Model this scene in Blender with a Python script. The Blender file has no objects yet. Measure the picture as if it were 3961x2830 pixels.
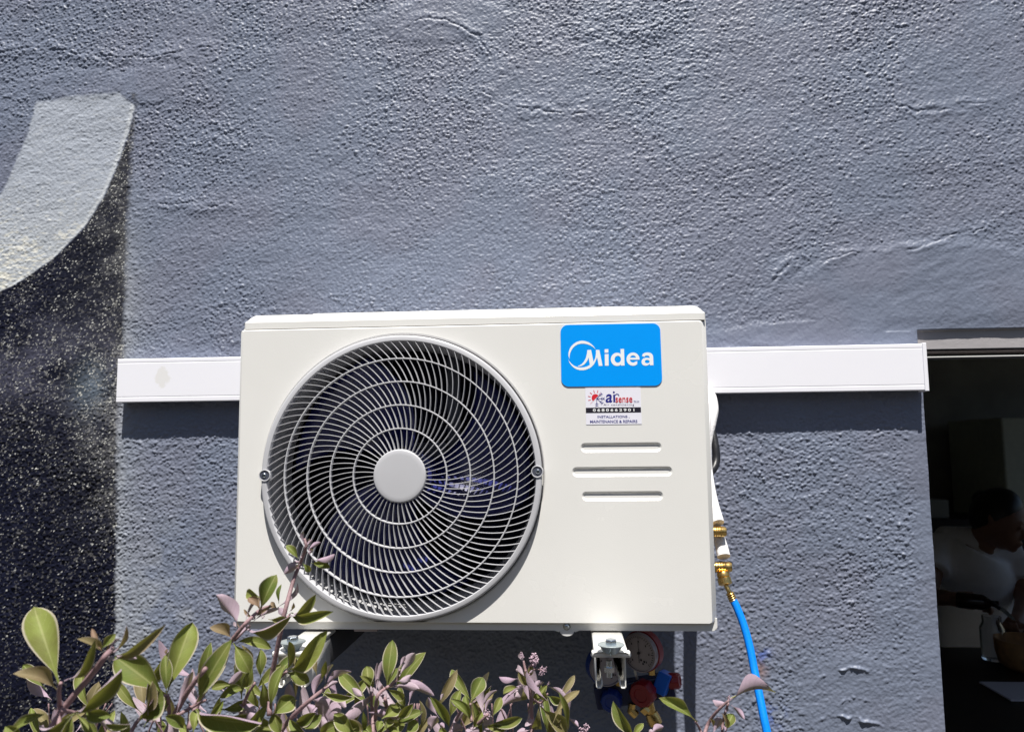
import bpy, bmesh, math, random
import numpy as np
from mathutils import Vector, Matrix

random.seed(7)
rng = np.random.RandomState(11)
S = bpy.context.scene
COL = S.collection

# ------------------------------------------------------------------ camera
F_PX = 3000.0                      # focal length in pixels of the 3961 px wide photograph
CAM = np.array([0.5053, -1.4373, 0.2670])
PITCH, YAW, ROLL = 0.1052, 0.0686, -0.0106
_cp, _sp, _cy, _sy, _cr, _sr = (math.cos(PITCH), math.sin(PITCH), math.cos(YAW), math.sin(YAW),
                               math.cos(ROLL), math.sin(ROLL))
FW = np.array([-_sy * _cp, _cy * _cp, _sp])
_rt = np.array([_cy, _sy, 0.0]); _up = np.cross(_rt, FW)
RT = _rt * _cr + _up * _sr; UP = -_rt * _sr + _up * _cr
cam_d = bpy.data.cameras.new("camera"); cam = bpy.data.objects.new("camera", cam_d); COL.objects.link(cam)
M = Matrix(((RT[0], UP[0], -FW[0], CAM[0]), (RT[1], UP[1], -FW[1], CAM[1]),
            (RT[2], UP[2], -FW[2], CAM[2]), (0, 0, 0, 1)))
cam.matrix_world = M
cam_d.sensor_width = 36.0; cam_d.lens = 36.0 * F_PX / 3961.0
cam_d.clip_start = 0.02; cam_d.clip_end = 2000
cam_d.dof.use_dof = True; cam_d.dof.focus_distance = 1.22; cam_d.dof.aperture_fstop = 9.0
S.camera = cam

# ------------------------------------------------------------------ light
SUN_DIR = Vector((-0.12, 1.0, -2.4)).normalized()     # the way the light travels
elev = math.asin(-SUN_DIR.z)
w = bpy.data.worlds.new("World"); S.world = w; w.use_nodes = True
nt = w.node_tree; nt.nodes.clear()
sky = nt.nodes.new("ShaderNodeTexSky"); sky.sky_type = 'NISHITA'; sky.sun_disc = False
sky.sun_elevation = elev; sky.sun_rotation = math.atan2(-SUN_DIR.x, -SUN_DIR.y)
bg = nt.nodes.new("ShaderNodeBackground"); bg.inputs[1].default_value = 0.05
wo = nt.nodes.new("ShaderNodeOutputWorld")
nt.links.new(sky.outputs[0], bg.inputs[0]); nt.links.new(bg.outputs[0], wo.inputs[0])
sd = bpy.data.lights.new("sun", 'SUN'); sd.energy = 5.0; sd.angle = math.radians(0.5); sd.color = (1.0, 0.965, 0.9)
sun = bpy.data.objects.new("sun", sd); COL.objects.link(sun)
sun.rotation_euler = SUN_DIR.to_track_quat('-Z', 'Y').to_euler(); sun.location = (1, -3, 5)
S.view_settings.view_transform = 'Standard'; S.view_settings.look = 'None'
S.view_settings.exposure = 0.57; S.view_settings.gamma = 1.0
S.cycles.max_bounces = 8; S.cycles.glossy_bounces = 4; S.cycles.transmission_bounces = 4
S.cycles.sample_clamp_indirect = 8


def ray(u, v):
    return FW + RT * (u - 1980.5) / F_PX - UP * (v - 1415.0) / F_PX


def P(u, v, y):
    """world point seen at photo pixel (u, v) on the upright plane at depth y"""
    d = ray(u, v); t = (y - CAM[1]) / d[1]
    return Vector(CAM + d * t)


def Pz(u, v, z):
    d = ray(u, v); t = (z - CAM[2]) / d[2]
    return Vector(CAM + d * t)


# ------------------------------------------------------------------ object helpers
def root_loc(o):
    p = Vector((0, 0, 0))
    while o is not None:
        p += o.location; o = o.parent
    return p


def thing(name, label, cat, loc=(0, 0, 0), group=None):
    o = bpy.data.objects.new(name, None); COL.objects.link(o); o.location = loc
    o.empty_display_size = 0.05
    o['label'] = label; o['category'] = cat
    if group: o['group'] = group
    return o


def tag(o, label, cat, group=None):
    o['label'] = label; o['category'] = cat
    if group: o['group'] = group
    return o


def obj(name, bm, mat, parent=None, smooth=False, bevel=0.0, angle=40, keep=None):
    """links a bmesh (in world coordinates) as ONE mesh object, under parent if given"""
    if keep is None: bmesh.ops.recalc_face_normals(bm, faces=bm.faces)
    me = bpy.data.meshes.new(name)
    off = root_loc(parent)
    if off.length > 0: bmesh.ops.translate(bm, verts=bm.verts, vec=-off)
    bm.to_mesh(me); bm.free()
    if mat is not None: me.materials.append(mat)
    o = bpy.data.objects.new(name, me); COL.objects.link(o)
    if parent is not None: o.parent = parent
    if smooth:
        me.polygons.foreach_set('use_smooth', [True] * len(me.polygons))
        if angle < 180:
            try: me.set_sharp_from_angle(angle=math.radians(angle))
            except Exception: pass
    if bevel > 0:
        b = o.modifiers.new('bevel', 'BEVEL'); b.width = bevel; b.segments = 2; b.limit_method = 'ANGLE'
        b.angle_limit = math.radians(40)
    return o


def box(bm, x0, x1, y0, y1, z0, z1, mat=None):
    vs = [bm.verts.new((x, y, z)) for x in (x0, x1) for y in (y0, y1) for z in (z0, z1)]
    if mat is not None:
        for v in vs: v.co = mat @ v.co
    q = [(0, 1, 3, 2), (4, 6, 7, 5), (0, 4, 5, 1), (2, 3, 7, 6), (0, 2, 6, 4), (1, 5, 7, 3)]
    for f in q: bm.faces.new([vs[i] for i in f])
    return vs


def frame(d):
    d = Vector(d).normalized()
    a = Vector((0, 0, 1)) if abs(d.z) < 0.9 else Vector((1, 0, 0))
    s = d.cross(a).normalized(); t = d.cross(s).normalized()
    return s, t, d


def smooth_path(pts, n=8):
    """Catmull-Rom through the points"""
    pts = [Vector(p) for p in pts]
    if len(pts) < 3: return pts
    q = [pts[0] * 2 - pts[1]] + pts + [pts[-1] * 2 - pts[-2]]
    out = []
    for i in range(1, len(q) - 2):
        for k in range(n):
            t = k / n
            out.append(0.5 * ((2 * q[i]) + (q[i + 1] - q[i - 1]) * t + (2 * q[i - 1] - 5 * q[i] + 4 * q[i + 1] - q[i + 2]) * t * t
                              + (3 * q[i] - q[i - 1] - 3 * q[i + 1] + q[i + 2]) * t ** 3))
    out.append(pts[-1]); return out


def tube(bm, pts, r, n=12, caps=True):
    pts = [Vector(p) for p in pts]
    rs = r if isinstance(r, (list, tuple)) else [r] * len(pts)
    if len(rs) != len(pts):
        rs = list(np.interp(np.linspace(0, 1, len(pts)), np.linspace(0, 1, len(rs)), rs))
    rings = []; s = None
    for i, p in enumerate(pts):
        d = (pts[min(i + 1, len(pts) - 1)] - pts[max(i - 1, 0)])
        if d.length < 1e-9: d = Vector((0, 0, 1))
        d.normalize()
        if s is None: s = frame(d)[0]
        s = (s - d * s.dot(d)); s.normalize(); t = d.cross(s)
        rings.append([bm.verts.new(p + (s * math.cos(a) + t * math.sin(a)) * rs[i])
                      for a in [2 * math.pi * k / n for k in range(n)]])
    for a, b in zip(rings, rings[1:]):
        for k in range(n): bm.faces.new((a[k], a[(k + 1) % n], b[(k + 1) % n], b[k]))
    if caps:
        bm.faces.new(rings[0][::-1]); bm.faces.new(rings[-1])


def lathe(bm, c, axis, prof, n=32, close=True):
    """prof: list of (radius, height along axis)"""
    c = Vector(c); s, t, d = frame(axis); rings = []
    for r, h in prof:
        if r < 1e-6: rings.append([bm.verts.new(c + d * h)])
        else: rings.append([bm.verts.new(c + d * h + (s * math.cos(2 * math.pi * k / n) + t * math.sin(2 * math.pi * k / n)) * r) for k in range(n)])
    for a, b in zip(rings, rings[1:]):
        for k in range(n):
            k2 = (k + 1) % n
            if len(a) == 1 and len(b) == 1: continue
            if len(a) == 1: bm.faces.new((a[0], b[k2], b[k]))
            elif len(b) == 1: bm.faces.new((a[k], a[k2], b[0]))
            else: bm.faces.new((a[k], a[k2], b[k2], b[k]))


def ellipsoid(bm, c, r, n=20, rot=None):
    res = bmesh.ops.create_uvsphere(bm, u_segments=n, v_segments=n // 2 + 2, radius=1.0)
    for v in res['verts']:
        q = Vector((v.co.x * r[0], v.co.y * r[1], v.co.z * r[2]))
        if rot is not None: q = rot @ q
        v.co = q + Vector(c)


def poly(bm, pts, hole_lists=()):
    """flat filled polygon with holes from world points"""
    edges = []
    for loop in [pts] + list(hole_lists):
        vs = [bm.verts.new(p) for p in loop]
        for i in range(len(vs)): edges.append(bm.edges.new((vs[i], vs[(i + 1) % len(vs)])))
    bmesh.ops.triangle_fill(bm, edges=edges, use_beauty=True)


# ------------------------------------------------------------------ material helpers
def mat(name, col, rough=0.5, metal=0.0, spec=0.5, coat=0.0, noise=0.0, nscale=40.0, bump=0.0, bscale=300.0,
        rnoise=0.0, trans=0.0):
    m = bpy.data.materials.new(name); m.use_nodes = True
    t = m.node_tree; b = t.nodes['Principled BSDF']
    b.inputs['Base Color'].default_value = (*col, 1); b.inputs['Roughness'].default_value = rough
    b.inputs['Metallic'].default_value = metal; b.inputs['Specular IOR Level'].default_value = spec
    b.inputs['Coat Weight'].default_value = coat; b.inputs['Coat Roughness'].default_value = 0.08
    b.inputs['Transmission Weight'].default_value = trans
    tc = t.nodes.new('ShaderNodeTexCoord')
    if noise > 0 or rnoise > 0:
        n = t.nodes.new('ShaderNodeTexNoise'); n.inputs['Scale'].default_value = nscale; n.inputs['Detail'].default_value = 6
        t.links.new(tc.outputs['Object'], n.inputs['Vector'])
        if noise > 0:
            hs = t.nodes.new('ShaderNodeMapRange'); hs.inputs[3].default_value = 1 - noise; hs.inputs[4].default_value = 1 + noise
            hs.inputs[1].default_value = 0.3; hs.inputs[2].default_value = 0.7
            t.links.new(n.outputs['Fac'], hs.inputs[0])
            mx = t.nodes.new('ShaderNodeVectorMath'); mx.operation = 'SCALE'; mx.inputs[0].default_value = col
            t.links.new(hs.outputs[0], mx.inputs['Scale']); t.links.new(mx.outputs[0], b.inputs['Base Color'])
        if rnoise > 0:
            hr = t.nodes.new('ShaderNodeMapRange'); hr.inputs[1].default_value = 0.3; hr.inputs[2].default_value = 0.7
            hr.inputs[3].default_value = max(0.02, rough - rnoise); hr.inputs[4].default_value = rough + rnoise
            t.links.new(n.outputs['Fac'], hr.inputs[0]); t.links.new(hr.outputs[0], b.inputs['Roughness'])
    if bump > 0:
        n2 = t.nodes.new('ShaderNodeTexNoise'); n2.inputs['Scale'].default_value = bscale; n2.inputs['Detail'].default_value = 3
        bp = t.nodes.new('ShaderNodeBump'); bp.inputs['Strength'].default_value = bump; bp.inputs['Distance'].default_value = 0.002
        t.links.new(tc.outputs['Object'], n2.inputs['Vector']); t.links.new(n2.outputs['Fac'], bp.inputs['Height'])
        t.links.new(bp.outputs[0], b.inputs['Normal'])
    return m


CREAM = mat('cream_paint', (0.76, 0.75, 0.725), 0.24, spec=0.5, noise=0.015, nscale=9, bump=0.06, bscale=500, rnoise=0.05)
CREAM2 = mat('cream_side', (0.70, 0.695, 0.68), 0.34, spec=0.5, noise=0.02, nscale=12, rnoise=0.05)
GRILLE = mat('grille_plastic', (0.50, 0.50, 0.525), 0.38, noise=0.02, nscale=20)
SHROUD = mat('shroud_metal', (0.42, 0.42, 0.43), 0.4, noise=0.05, nscale=12)
WHITEPVC = mat('white_pvc', (0.86, 0.855, 0.91), 0.28, noise=0.012, nscale=7, rnoise=0.05)
BRKT = mat('bracket_paint', (0.8, 0.79, 0.76), 0.3, noise=0.03, nscale=30, bump=0.1, bscale=200)
STEEL = mat('zinc_steel', (0.62, 0.68, 0.74), 0.25, metal=1.0, noise=0.08, nscale=120)
RUBBER = mat('zinc_washer', (0.42, 0.48, 0.5), 0.32, metal=0.7, noise=0.06, nscale=80)
BRASS = mat('brass', (0.83, 0.56, 0.2), 0.28, metal=1.0, noise=0.12, nscale=150, rnoise=0.08)
BLUEHOSE = mat('blue_hose', (0.0, 0.22, 0.86), 0.3, spec=0.6, noise=0.04, nscale=60, bump=0.15, bscale=500)
NAVY = mat('fan_plastic', (0.016, 0.02, 0.12), 0.24, spec=0.6, noise=0.2, nscale=40)
DARKP = mat('dark_plastic', (0.012, 0.012, 0.015), 0.35, noise=0.1)
FOAM = mat('white_insulation', (0.8, 0.79, 0.8), 0.75, noise=0.05, nscale=90, bump=0.5, bscale=350)
BLACKC = mat('black_cable', (0.015, 0.015, 0.018), 0.4, noise=0.1, bump=0.1, bscale=300)
REDP = mat('red_plastic', (0.24, 0.008, 0.014), 0.35, noise=0.06)
BLUEP = mat('blue_plastic', (0.004, 0.03, 0.20), 0.35, noise=0.06)
GLASSD = mat('gauge_face', (0.30, 0.26, 0.29), 0.3, coat=0.6, noise=0.03)
BLACKPR = mat('black_print', (0.012, 0.01, 0.02), 0.45, noise=0.05)


# ------------------------------------------------------------------ wall
def hash2(ix, iz, seed):
    h = (ix.astype(np.int64) * 73856093) ^ (iz.astype(np.int64) * 19349663) ^ (seed * 83492791)
    h = (h ^ (h >> 13)) * 1274126177
    h = h ^ (h >> 16)
    return ((h & 0xFFFFFF) / float(0x1000000)).astype(np.float32)


def vnoise(x, z, sc, seed):
    x = x / sc; z = z / sc
    ix = np.floor(x); iz = np.floor(z); fx = (x - ix).astype(np.float32); fz = (z - iz).astype(np.float32)
    fx = fx * fx * (3 - 2 * fx); fz = fz * fz * (3 - 2 * fz)
    a = hash2(ix, iz, seed); b = hash2(ix + 1, iz, seed); c = hash2(ix, iz + 1, seed); d = hash2(ix + 1, iz + 1, seed)
    return (a * (1 - fx) + b * fx) * (1 - fz) + (c * (1 - fx) + d * fx) * fz


def fbm(x, z, sc, seed, octv=3):
    o = 0; a = 1; t = 0
    for k in range(octv):
        o = o + a * vnoise(x, z, sc, seed + k * 17); t += a; a *= 0.5; sc *= 0.5
    return o / t


def grains(x, z, cell, seed, rmin, rmax, keep):
    """rounded pebbles on a jittered lattice: height field 0..1 and the pebble's own random number"""
    X = x / cell; Z = z / cell; ix = np.floor(X); iz = np.floor(Z)
    best = np.zeros_like(x, dtype=np.float32); rid = np.zeros_like(best); up = np.zeros_like(best)
    for dx in (-1, 0, 1):
        for dz in (-1, 0, 1):
            jx = ix + dx; jz = iz + dz
            cx = jx + hash2(jx, jz, seed); cz = jz + hash2(jx, jz, seed + 1)
            r = rmin + (rmax - rmin) * hash2(jx, jz, seed + 2) ** 1.5
            k = hash2(jx, jz, seed + 3) < keep
            d2 = ((X - cx) ** 2 + ((Z - cz) * 1.15) ** 2) / (r * r)
            h = np.where(k, np.maximum(0, 1 - d2), 0) ** 0.7 * r
            m = h > best
            best = np.where(m, h, best).astype(np.float32)
            rid = np.where(m, hash2(jx, jz, seed + 4), rid).astype(np.float32)
            up = np.where(m, (Z - cz) / r, up).astype(np.float32)
    return best, rid, up


def sstep(a, b, x):
    t = np.clip((x - a) / (b - a), 0, 1); return t * t * (3 - 2 * t)


DX = 1.1451                                    # right edge of the wall face (window jamb)
ZTOP = P(3700, 1276, 0).z                      # underside of the lintel
REC_Z = P(3750, 1347, 0.008).z                 # lower edge of the set-back plaster band
REC_X = P(3553, 1320, 0).x
fx = np.concatenate([np.arange(-2.6, -0.71, 0.06), np.arange(-0.70, DX - 0.0008, 0.0015), [DX],
                     np.arange(DX + 0.0015, 1.42, 0.0015), np.arange(1.43, 3.4, 0.06)])
fz = np.concatenate([np.arange(-1.3, -0.5, 0.05), np.arange(-0.5, 1.215, 0.0015), np.arange(1.23, 2.6, 0.06)])
k0 = int(np.argmin(abs(fz - ZTOP))); fz[k0] = ZTOP
k1 = int(np.argmin(abs(fz - REC_Z))); fz[k1] = REC_Z
iD = int(np.argmin(abs(fx - DX)))
WIN_X1 = 2.35; iW = int(np.argmin(abs(fx - WIN_X1))); WIN_X1 = float(fx[iW])
X, Z = np.meshgrid(fx, fz); X = X.astype(np.float64); Z = Z.astype(np.float64)


def wpts(l): return np.array([[P(u, v, 0).x, P(u, v, 0).z] for u, v in l])


def px(u, v): p = P(u, v, 0); return p.x, p.z


wx = X + 0.004 * (fbm(X, Z, 0.03, 5) - 0.5); wz = Z + 0.004 * (fbm(X, Z, 0.03, 6) - 0.5)
# how rough the roughcast is from place to place
A = 0.68 + 0.75 * sstep(0.32, 0.68, fbm(X, Z, 0.22, 21, 3))


def blob(cx, cy, rx, ry, soft=0.6):
    x0, z0 = px(cx, cy); s = 1 / 2126.0
    d = np.sqrt(((X - x0) / (rx * s)) ** 2 + ((Z - z0) / (ry * s)) ** 2) + 0.5 * (fbm(X, Z, 0.09, 31, 3) - 0.5)
    return 1 - sstep(1 - soft * 0.5, 1 + soft * 0.5, d)


smoothm = np.maximum.reduce([blob(3620, 1130, 560, 190), blob(3300, 1290, 500, 60), blob(560, 330, 140, 110) * 0.55,
                             blob(3750, 250, 260, 260) * 0.5, blob(1700, 80, 320, 110) * 0.6, blob(330, 330, 330, 70) * 0.5,
                             blob(3330, 2720, 240, 200) * 0.75, blob(3480, 2620, 120, 400) * 0.6])
edge = 1 - sstep(0.004, 0.05, np.abs(X - DX) + 0.02 * (fbm(X, Z, 0.05, 37) - .5))
edge = np.where(Z < ZTOP, edge, 1 - sstep(0.004, 0.03, Z - ZTOP) * 1.0) * (X > DX - 0.06)
big = np.maximum(blob(3100, 2150, 420, 560), blob(700, 2100, 300, 500)) * 0.3
A = A * (1 - 0.86 * smoothm) * (1 - 0.85 * edge) + big * (1 - smoothm) * (1 - edge)

# mural masks ---------------------------------------------------------------
rc = wpts([(505, 345), (525, 400), (512, 460), (488, 540), (452, 640), (402, 760), (325, 880), (205, 1000), (60, 1100), (-60, 1150), (-400, 1260)])
lc = wpts([(150, 345), (140, 400), (115, 500), (75, 600), (20, 720), (-60, 860), (-300, 1100)])
o = np.argsort(rc[:, 1]); xr = np.interp(Z, rc[o, 1], rc[o, 0]); o = np.argsort(lc[:, 1]); xl = np.interp(Z, lc[o, 1], lc[o, 0])
jit = 0.006 * (fbm(X, Z, 0.012, 41, 3) - 0.5)
ztop = np.interp(X, [px(130, 400)[0], px(300, 372)[0], px(505, 360)[0]], [px(130, 400)[1], px(300, 372)[1], px(505, 360)[1]])
ztop = ztop - np.where(X > px(480, 0)[0], (X - px(480, 0)[0]) * 0.9, 0)
soft = 0.0035
swoosh = sstep(-soft, soft, xr - X + jit) * sstep(-soft, soft, X - xl + jit) * sstep(-.005, .005, ztop - Z + jit)
vl = wpts([(524, 395), (505, 640), (492, 900), (484, 1200), (478, 1400), (456, 1600), (452, 2000), (448, 2500), (445, 3000)])
o = np.argsort(vl[:, 1]); xv = np.interp(Z, vl[o, 1], vl[o, 0])
low = sstep(px(0, 1700)[1], px(0, 2300)[1], Z)                        # 1 above, 0 towards the bottom
vsoft = 0.0045 + 0.004 * (1 - low)
black = sstep(-vsoft, vsoft, xv - X + jit * 1.5) * (1 - swoosh) * sstep(-.004, .004, X - xr + jit) * sstep(-0.004, 0.004, px(0, 385)[1] - Z)
halo = np.exp(-np.maximum(0, X - xv) / 0.03) * (X > xv - .01) * (1 - black) * sstep(px(0, 380)[1], px(0, 1000)[1] - .02, Z + 0) * 0
halo = np.exp(-np.clip(X - xv, 0, None) / 0.032) * (X > xv - 0.01) * (1 - black) * (1 - sstep(px(0, 1300)[1], px(0, 500)[1], Z))
A = A * (1 - 0.62 * swoosh) * (1 - 0.35 * black * sstep(px(0, 1600)[1], px(0, 1300)[1], Z))

g1, id1, up1 = grains(wx, wz, 0.0046, 101, 0.32, 0.74, 0.72)
g2, id2, up2 = grains(wx + 3.3, wz + 1.7, 0.0098, 201, 0.20, 0.52, 0.25 + 0 * X)
micro = fbm(X, Z, 0.0038, 61, 2)
und = fbm(X * 0.8 + Z * 0.55, Z * 1.5 - X * 0.35, 0.16, 71, 3) - 0.5
trowel = fbm(X * 0.35 + Z * 0.5, Z * 1.5 - X * 0.7, 0.02, 81, 3) - 0.5
ridge = np.abs(fbm(X * 0.6, Z * 1.6, 0.35, 91, 4) - 0.5)
crack = np.exp(-(ridge / 0.006) ** 2) * sstep(0.5, 0.62, fbm(X, Z, 0.4, 95, 2))
H = A * (g1 * 0.0017 + g2 * 0.0025) + (0.35 + 0.65 * np.clip(A, 0, 1)) * (micro - 0.5) * 0.0022 + und * 0.0040 + trowel * 0.0012 \
    - crack * 0.0004
# trowelled patches stand a little proud, and a few creases and chips run through the plaster
H += 0.0016 * sstep(.25, .7, smoothm) * (1 - edge)
for line in ([(-20, 205), (160, 190), (330, 212), (470, 232), (620, 215), (820, 190)], [(1560, 120), (1650, 72), (1760, 85), (1850, 150), (1900, 230)], [(1880, 360), (2000, 425), (2130, 430), (2260, 440)],
             [(3180, 1010), (3300, 975), (3450, 990), (3640, 930), (3800, 880)], [(3440, 400), (3560, 425), (3700, 415), (3830, 400)], [(2230, 130), (2360, 150), (2500, 120), (2600, 95)],
             [(620, 780), (760, 800), (900, 790)], [(3050, 1020), (2990, 1090), (2960, 1180)]):
    w_ = wpts(line); dm = np.full(X.shape, 9.0); jx_ = X + .012 * (fbm(X, Z, .03, 171, 3) - .5); jz_ = Z + .020 * (fbm(X, Z, .025, 173, 3) - .5)
    for (ax_, az_), (bx2, bz2) in zip(w_[:-1], w_[1:]):
        L2_ = (bx2 - ax_) ** 2 + (bz2 - az_) ** 2; tt = np.clip(((jx_ - ax_) * (bx2 - ax_) + (jz_ - az_) * (bz2 - az_)) / L2_, 0, 1)
        dm = np.minimum(dm, np.hypot(jx_ - ax_ - tt * (bx2 - ax_), jz_ - az_ - tt * (bz2 - az_)))
    H += (0.0019 * np.exp(-(dm / .012) ** 2) - 0.0019 * np.exp(-(dm / .0028) ** 2)) * sstep(.3, .55, fbm(X, Z, .04, 175, 2))
# raised plaster scars low on the right
for cu, cv, ru, rv, ph in ((3260, 2590, 85, 28, 0.5), (3300, 2700, 45, 20, 0.2), (3290, 2780, 100, 22, -0.6)):
    x0, z0 = px(cu, cv); s = 1 / 2126.0
    dd = (X - x0) / (ru * s); zz = z0 + ph * rv * s * dd + rv * s * (0.5 - dd * dd) * 0.7 + 0.022 * (fbm(X, Z, 0.03, 97, 4) - .5)
    H += 0.0042 * np.exp(-((Z - zz) / (0.0028)) ** 2) * np.exp(-dd ** 4) * sstep(.3, .6, fbm(X, Z, 0.014, 99))
fine = (X > -0.705) & (X < 1.425) & (Z > -0.51) & (Z < 1.215)
H = np.where(fine, H, 0)
Y = -H
# set-back band over the window
band = (X >= REC_X) & (Z <= ZTOP + 1e-6) & (Z >= REC_Z - 1e-6) & (X > DX - 0.02)
Y = np.where(band, 0.007 + 0.0006 * (fbm(X, Z, 0.02, 55) - 0.5) - 0.1 * H, Y)

# paint colours
base = np.array([0.163, 0.188, 0.256]); base2 = np.array([0.169, 0.186, 0.250])
tn = sstep(0.35, 0.65, fbm(X, Z, 0.12, 111, 3))[..., None]
C = base * (1 - tn) + base2 * tn
C = C * (0.94 + 0.12 * fbm(X, Z, 0.03, 113, 2)[..., None])
swc = np.array([0.37, 0.40, 0.46]) * np.ones_like(C)
lowc = sstep(px(0, 700)[1], px(0, 1050)[1], Z)
lowc = 1 - sstep(px(0, 1120)[1], px(0, 640)[1], Z)
swc = swc * (1 - 0.55 * lowc[..., None]) + np.array([0.50, 0.52, 0.52]) * 0.55 * lowc[..., None]
sp = sstep(0.50 + 0.12 * (1 - lowc), 0.62 + 0.1 * (1 - lowc), fbm(X * 0.6, Z * 1.6, 0.006, 121, 3) * 0.8 + 0.2 * fbm(X, Z, 0.06, 123))
swc = swc + (np.array([0.72, 0.70, 0.62]) - swc) * (sp * (0.1 + 0.8 * lowc))[..., None]
eb = np.exp(-((xr - X - 0.004) / 0.005) ** 2)[..., None] * 0.6
swc = swc + (np.array([0.62, 0.64, 0.66]) - swc) * eb
C = C * (1 - swoosh[..., None]) + swc * swoosh[..., None]
blk = np.array([0.006, 0.007, 0.017]) * np.ones_like(C)
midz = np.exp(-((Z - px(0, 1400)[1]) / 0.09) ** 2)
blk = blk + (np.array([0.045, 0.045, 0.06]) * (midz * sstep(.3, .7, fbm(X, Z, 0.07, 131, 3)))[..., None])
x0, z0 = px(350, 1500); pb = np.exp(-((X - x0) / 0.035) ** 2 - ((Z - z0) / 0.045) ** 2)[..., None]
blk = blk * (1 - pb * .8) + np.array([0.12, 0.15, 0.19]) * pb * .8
L_ = X[0] < -0.19
g3 = np.zeros_like(g1); id3 = np.zeros_like(g1)
ga, gb_, gc_ = grains(wx[:, L_] + 1.1, wz[:, L_] + .7, 0.0033, 301, 0.25, 0.62, 0.8)
g3[:, L_] = ga; id3[:, L_] = gb_
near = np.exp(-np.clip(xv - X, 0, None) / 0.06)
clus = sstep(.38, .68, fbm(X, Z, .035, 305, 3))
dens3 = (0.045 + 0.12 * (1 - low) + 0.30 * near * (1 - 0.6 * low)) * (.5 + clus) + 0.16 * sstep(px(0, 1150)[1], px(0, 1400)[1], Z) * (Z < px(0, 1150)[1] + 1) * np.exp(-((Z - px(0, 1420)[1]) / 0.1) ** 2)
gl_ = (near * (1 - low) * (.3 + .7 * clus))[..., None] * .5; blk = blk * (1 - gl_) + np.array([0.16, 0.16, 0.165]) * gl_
blk = blk * (.6 + .8 * fbm(X, Z, .05, 311, 4)[..., None])
dens = 0.02 + 0.20 * np.exp(-np.clip(xv - X, 0, None) / 0.07) * (1 - low * 0.75) + 0.10 * (1 - low) + 0.05 * fbm(X, Z, 0.1, 133)
spk = ((id1 < dens * 0.10) & (g1 > 0.22) & (up1 > 0.0)) | ((id3 < dens3) & (g3 > 0.15))
speck = np.where(spk, 1.0, 0.0) * (0.15 + 0.85 * sstep(.3, .7, fbm(X, Z, 0.007, 135)))  # sparkle of sunlit grain tops painted in as pale specks
fine_sp = sstep(0.66, 0.76, fbm(X, Z, 0.0036, 137, 2)) * (0.45 + 0.5 * midz + 0.4 * np.exp(-np.clip(xv - X, 0, None) / 0.05))
bc = blk + (np.array([0.58, 0.58, 0.54]) - blk) * (speck * 0.9)[..., None]
bc = bc + (np.array([0.40, 0.39, 0.36]) - bc) * (fine_sp * 0.35)[..., None]
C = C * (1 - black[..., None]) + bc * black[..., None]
C = C + (np.array([0.42, 0.43, 0.43]) - C) * (halo * (0.35 + 0.3 * fbm(X, Z, .02, 139)) * 0.85)[..., None]
# worn pale paint low on the left
wm = blob(760, 2450, 330, 420, 1.2) * sstep(.45, .6, fbm(X, Z, .08, 141, 3)) * 0.35
C = C + (np.array([0.36, 0.37, 0.38]) - C) * (wm * (1 - black))[..., None]
# small blue and brown tints by the hose
for cu, cv, r, cc in ((2945, 2530, 30, (0.03, 0.1, 0.45)), (2990, 2760, 38, (0.03, 0.1, 0.45)), (2935, 2590, 30, (0.3, 0.14, 0.08)), (2870, 2470, 30, (0.16, 0.12, 0.1))):
    x0, z0 = px(cu, cv)
    k = np.exp(-(((X - x0) ** 2 + (Z - z0) ** 2) / (r / 2126.) ** 2)) * sstep(.4, .6, fbm(X, Z, .01, 151)) * 0.55
    C = C + (np.array(cc) - C) * k[..., None]
C = np.where(band[..., None], np.array([0.38, 0.36, 0.37]), C)

nz, nx = X.shape
co = np.stack([X, Y, Z], -1).reshape(-1, 3).astype(np.float32)
ii, jj = np.meshgrid(np.arange(nz - 1), np.arange(nx - 1), indexing='ij')
zc = (Z[:-1, :-1] + Z[1:, 1:]) / 2; xc = (X[:-1, :-1] + X[1:, 1:]) / 2
hole = (xc > DX) & (xc < WIN_X1) & (zc < REC_Z) & (zc > -0.8)
keepm = ~hole
a = (ii * nx + jj)[keepm]
quads = np.stack([a, a + 1, a + nx + 1, a + nx], -1).astype(np.int32)
me = bpy.data.meshes.new('plaster_wall')
me.vertices.add(len(co)); me.vertices.foreach_set('co', co.ravel())
me.loops.add(quads.size); me.loops.foreach_set('vertex_index', quads.ravel())
me.polygons.add(len(quads)); me.polygons.foreach_set('loop_start', np.arange(0, quads.size, 4, dtype=np.int32))
me.polygons.foreach_set('loop_total', np.full(len(quads), 4, dtype=np.int32))
me.polygons.foreach_set('use_smooth', np.ones(len(quads), dtype=bool))
at = me.attributes.new('paint', 'FLOAT_COLOR', 'POINT')
C4 = np.concatenate([np.clip(C, 0, 1), (1 - 0.75 * black)[..., None]], -1).reshape(-1, 4).astype(np.float32)
at.data.foreach_set('color', C4.ravel())
me.update(calc_edges=True); me.validate()
WALLM = bpy.data.materials.new('wall_paint'); WALLM.use_nodes = True
t = WALLM.node_tree; b = t.nodes['Principled BSDF']
an = t.nodes.new('ShaderNodeAttribute'); an.attribute_name = 'paint'; sm_ = t.nodes.new('ShaderNodeMath'); sm_.operation = 'MULTIPLY'; sm_.inputs[1].default_value = 0.45; t.links.new(an.outputs['Alpha'], sm_.inputs[0]); t.links.new(sm_.outputs[0], b.inputs['Specular IOR Level']); t.links.new(an.outputs['Color'], b.inputs['Base Color'])
b.inputs['Roughness'].default_value = 0.48; b.inputs['Specular IOR Level'].default_value = 0.45
n2 = t.nodes.new('ShaderNodeTexNoise'); n2.inputs['Scale'].default_value = 420; n2.inputs['Detail'].default_value = 4
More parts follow.
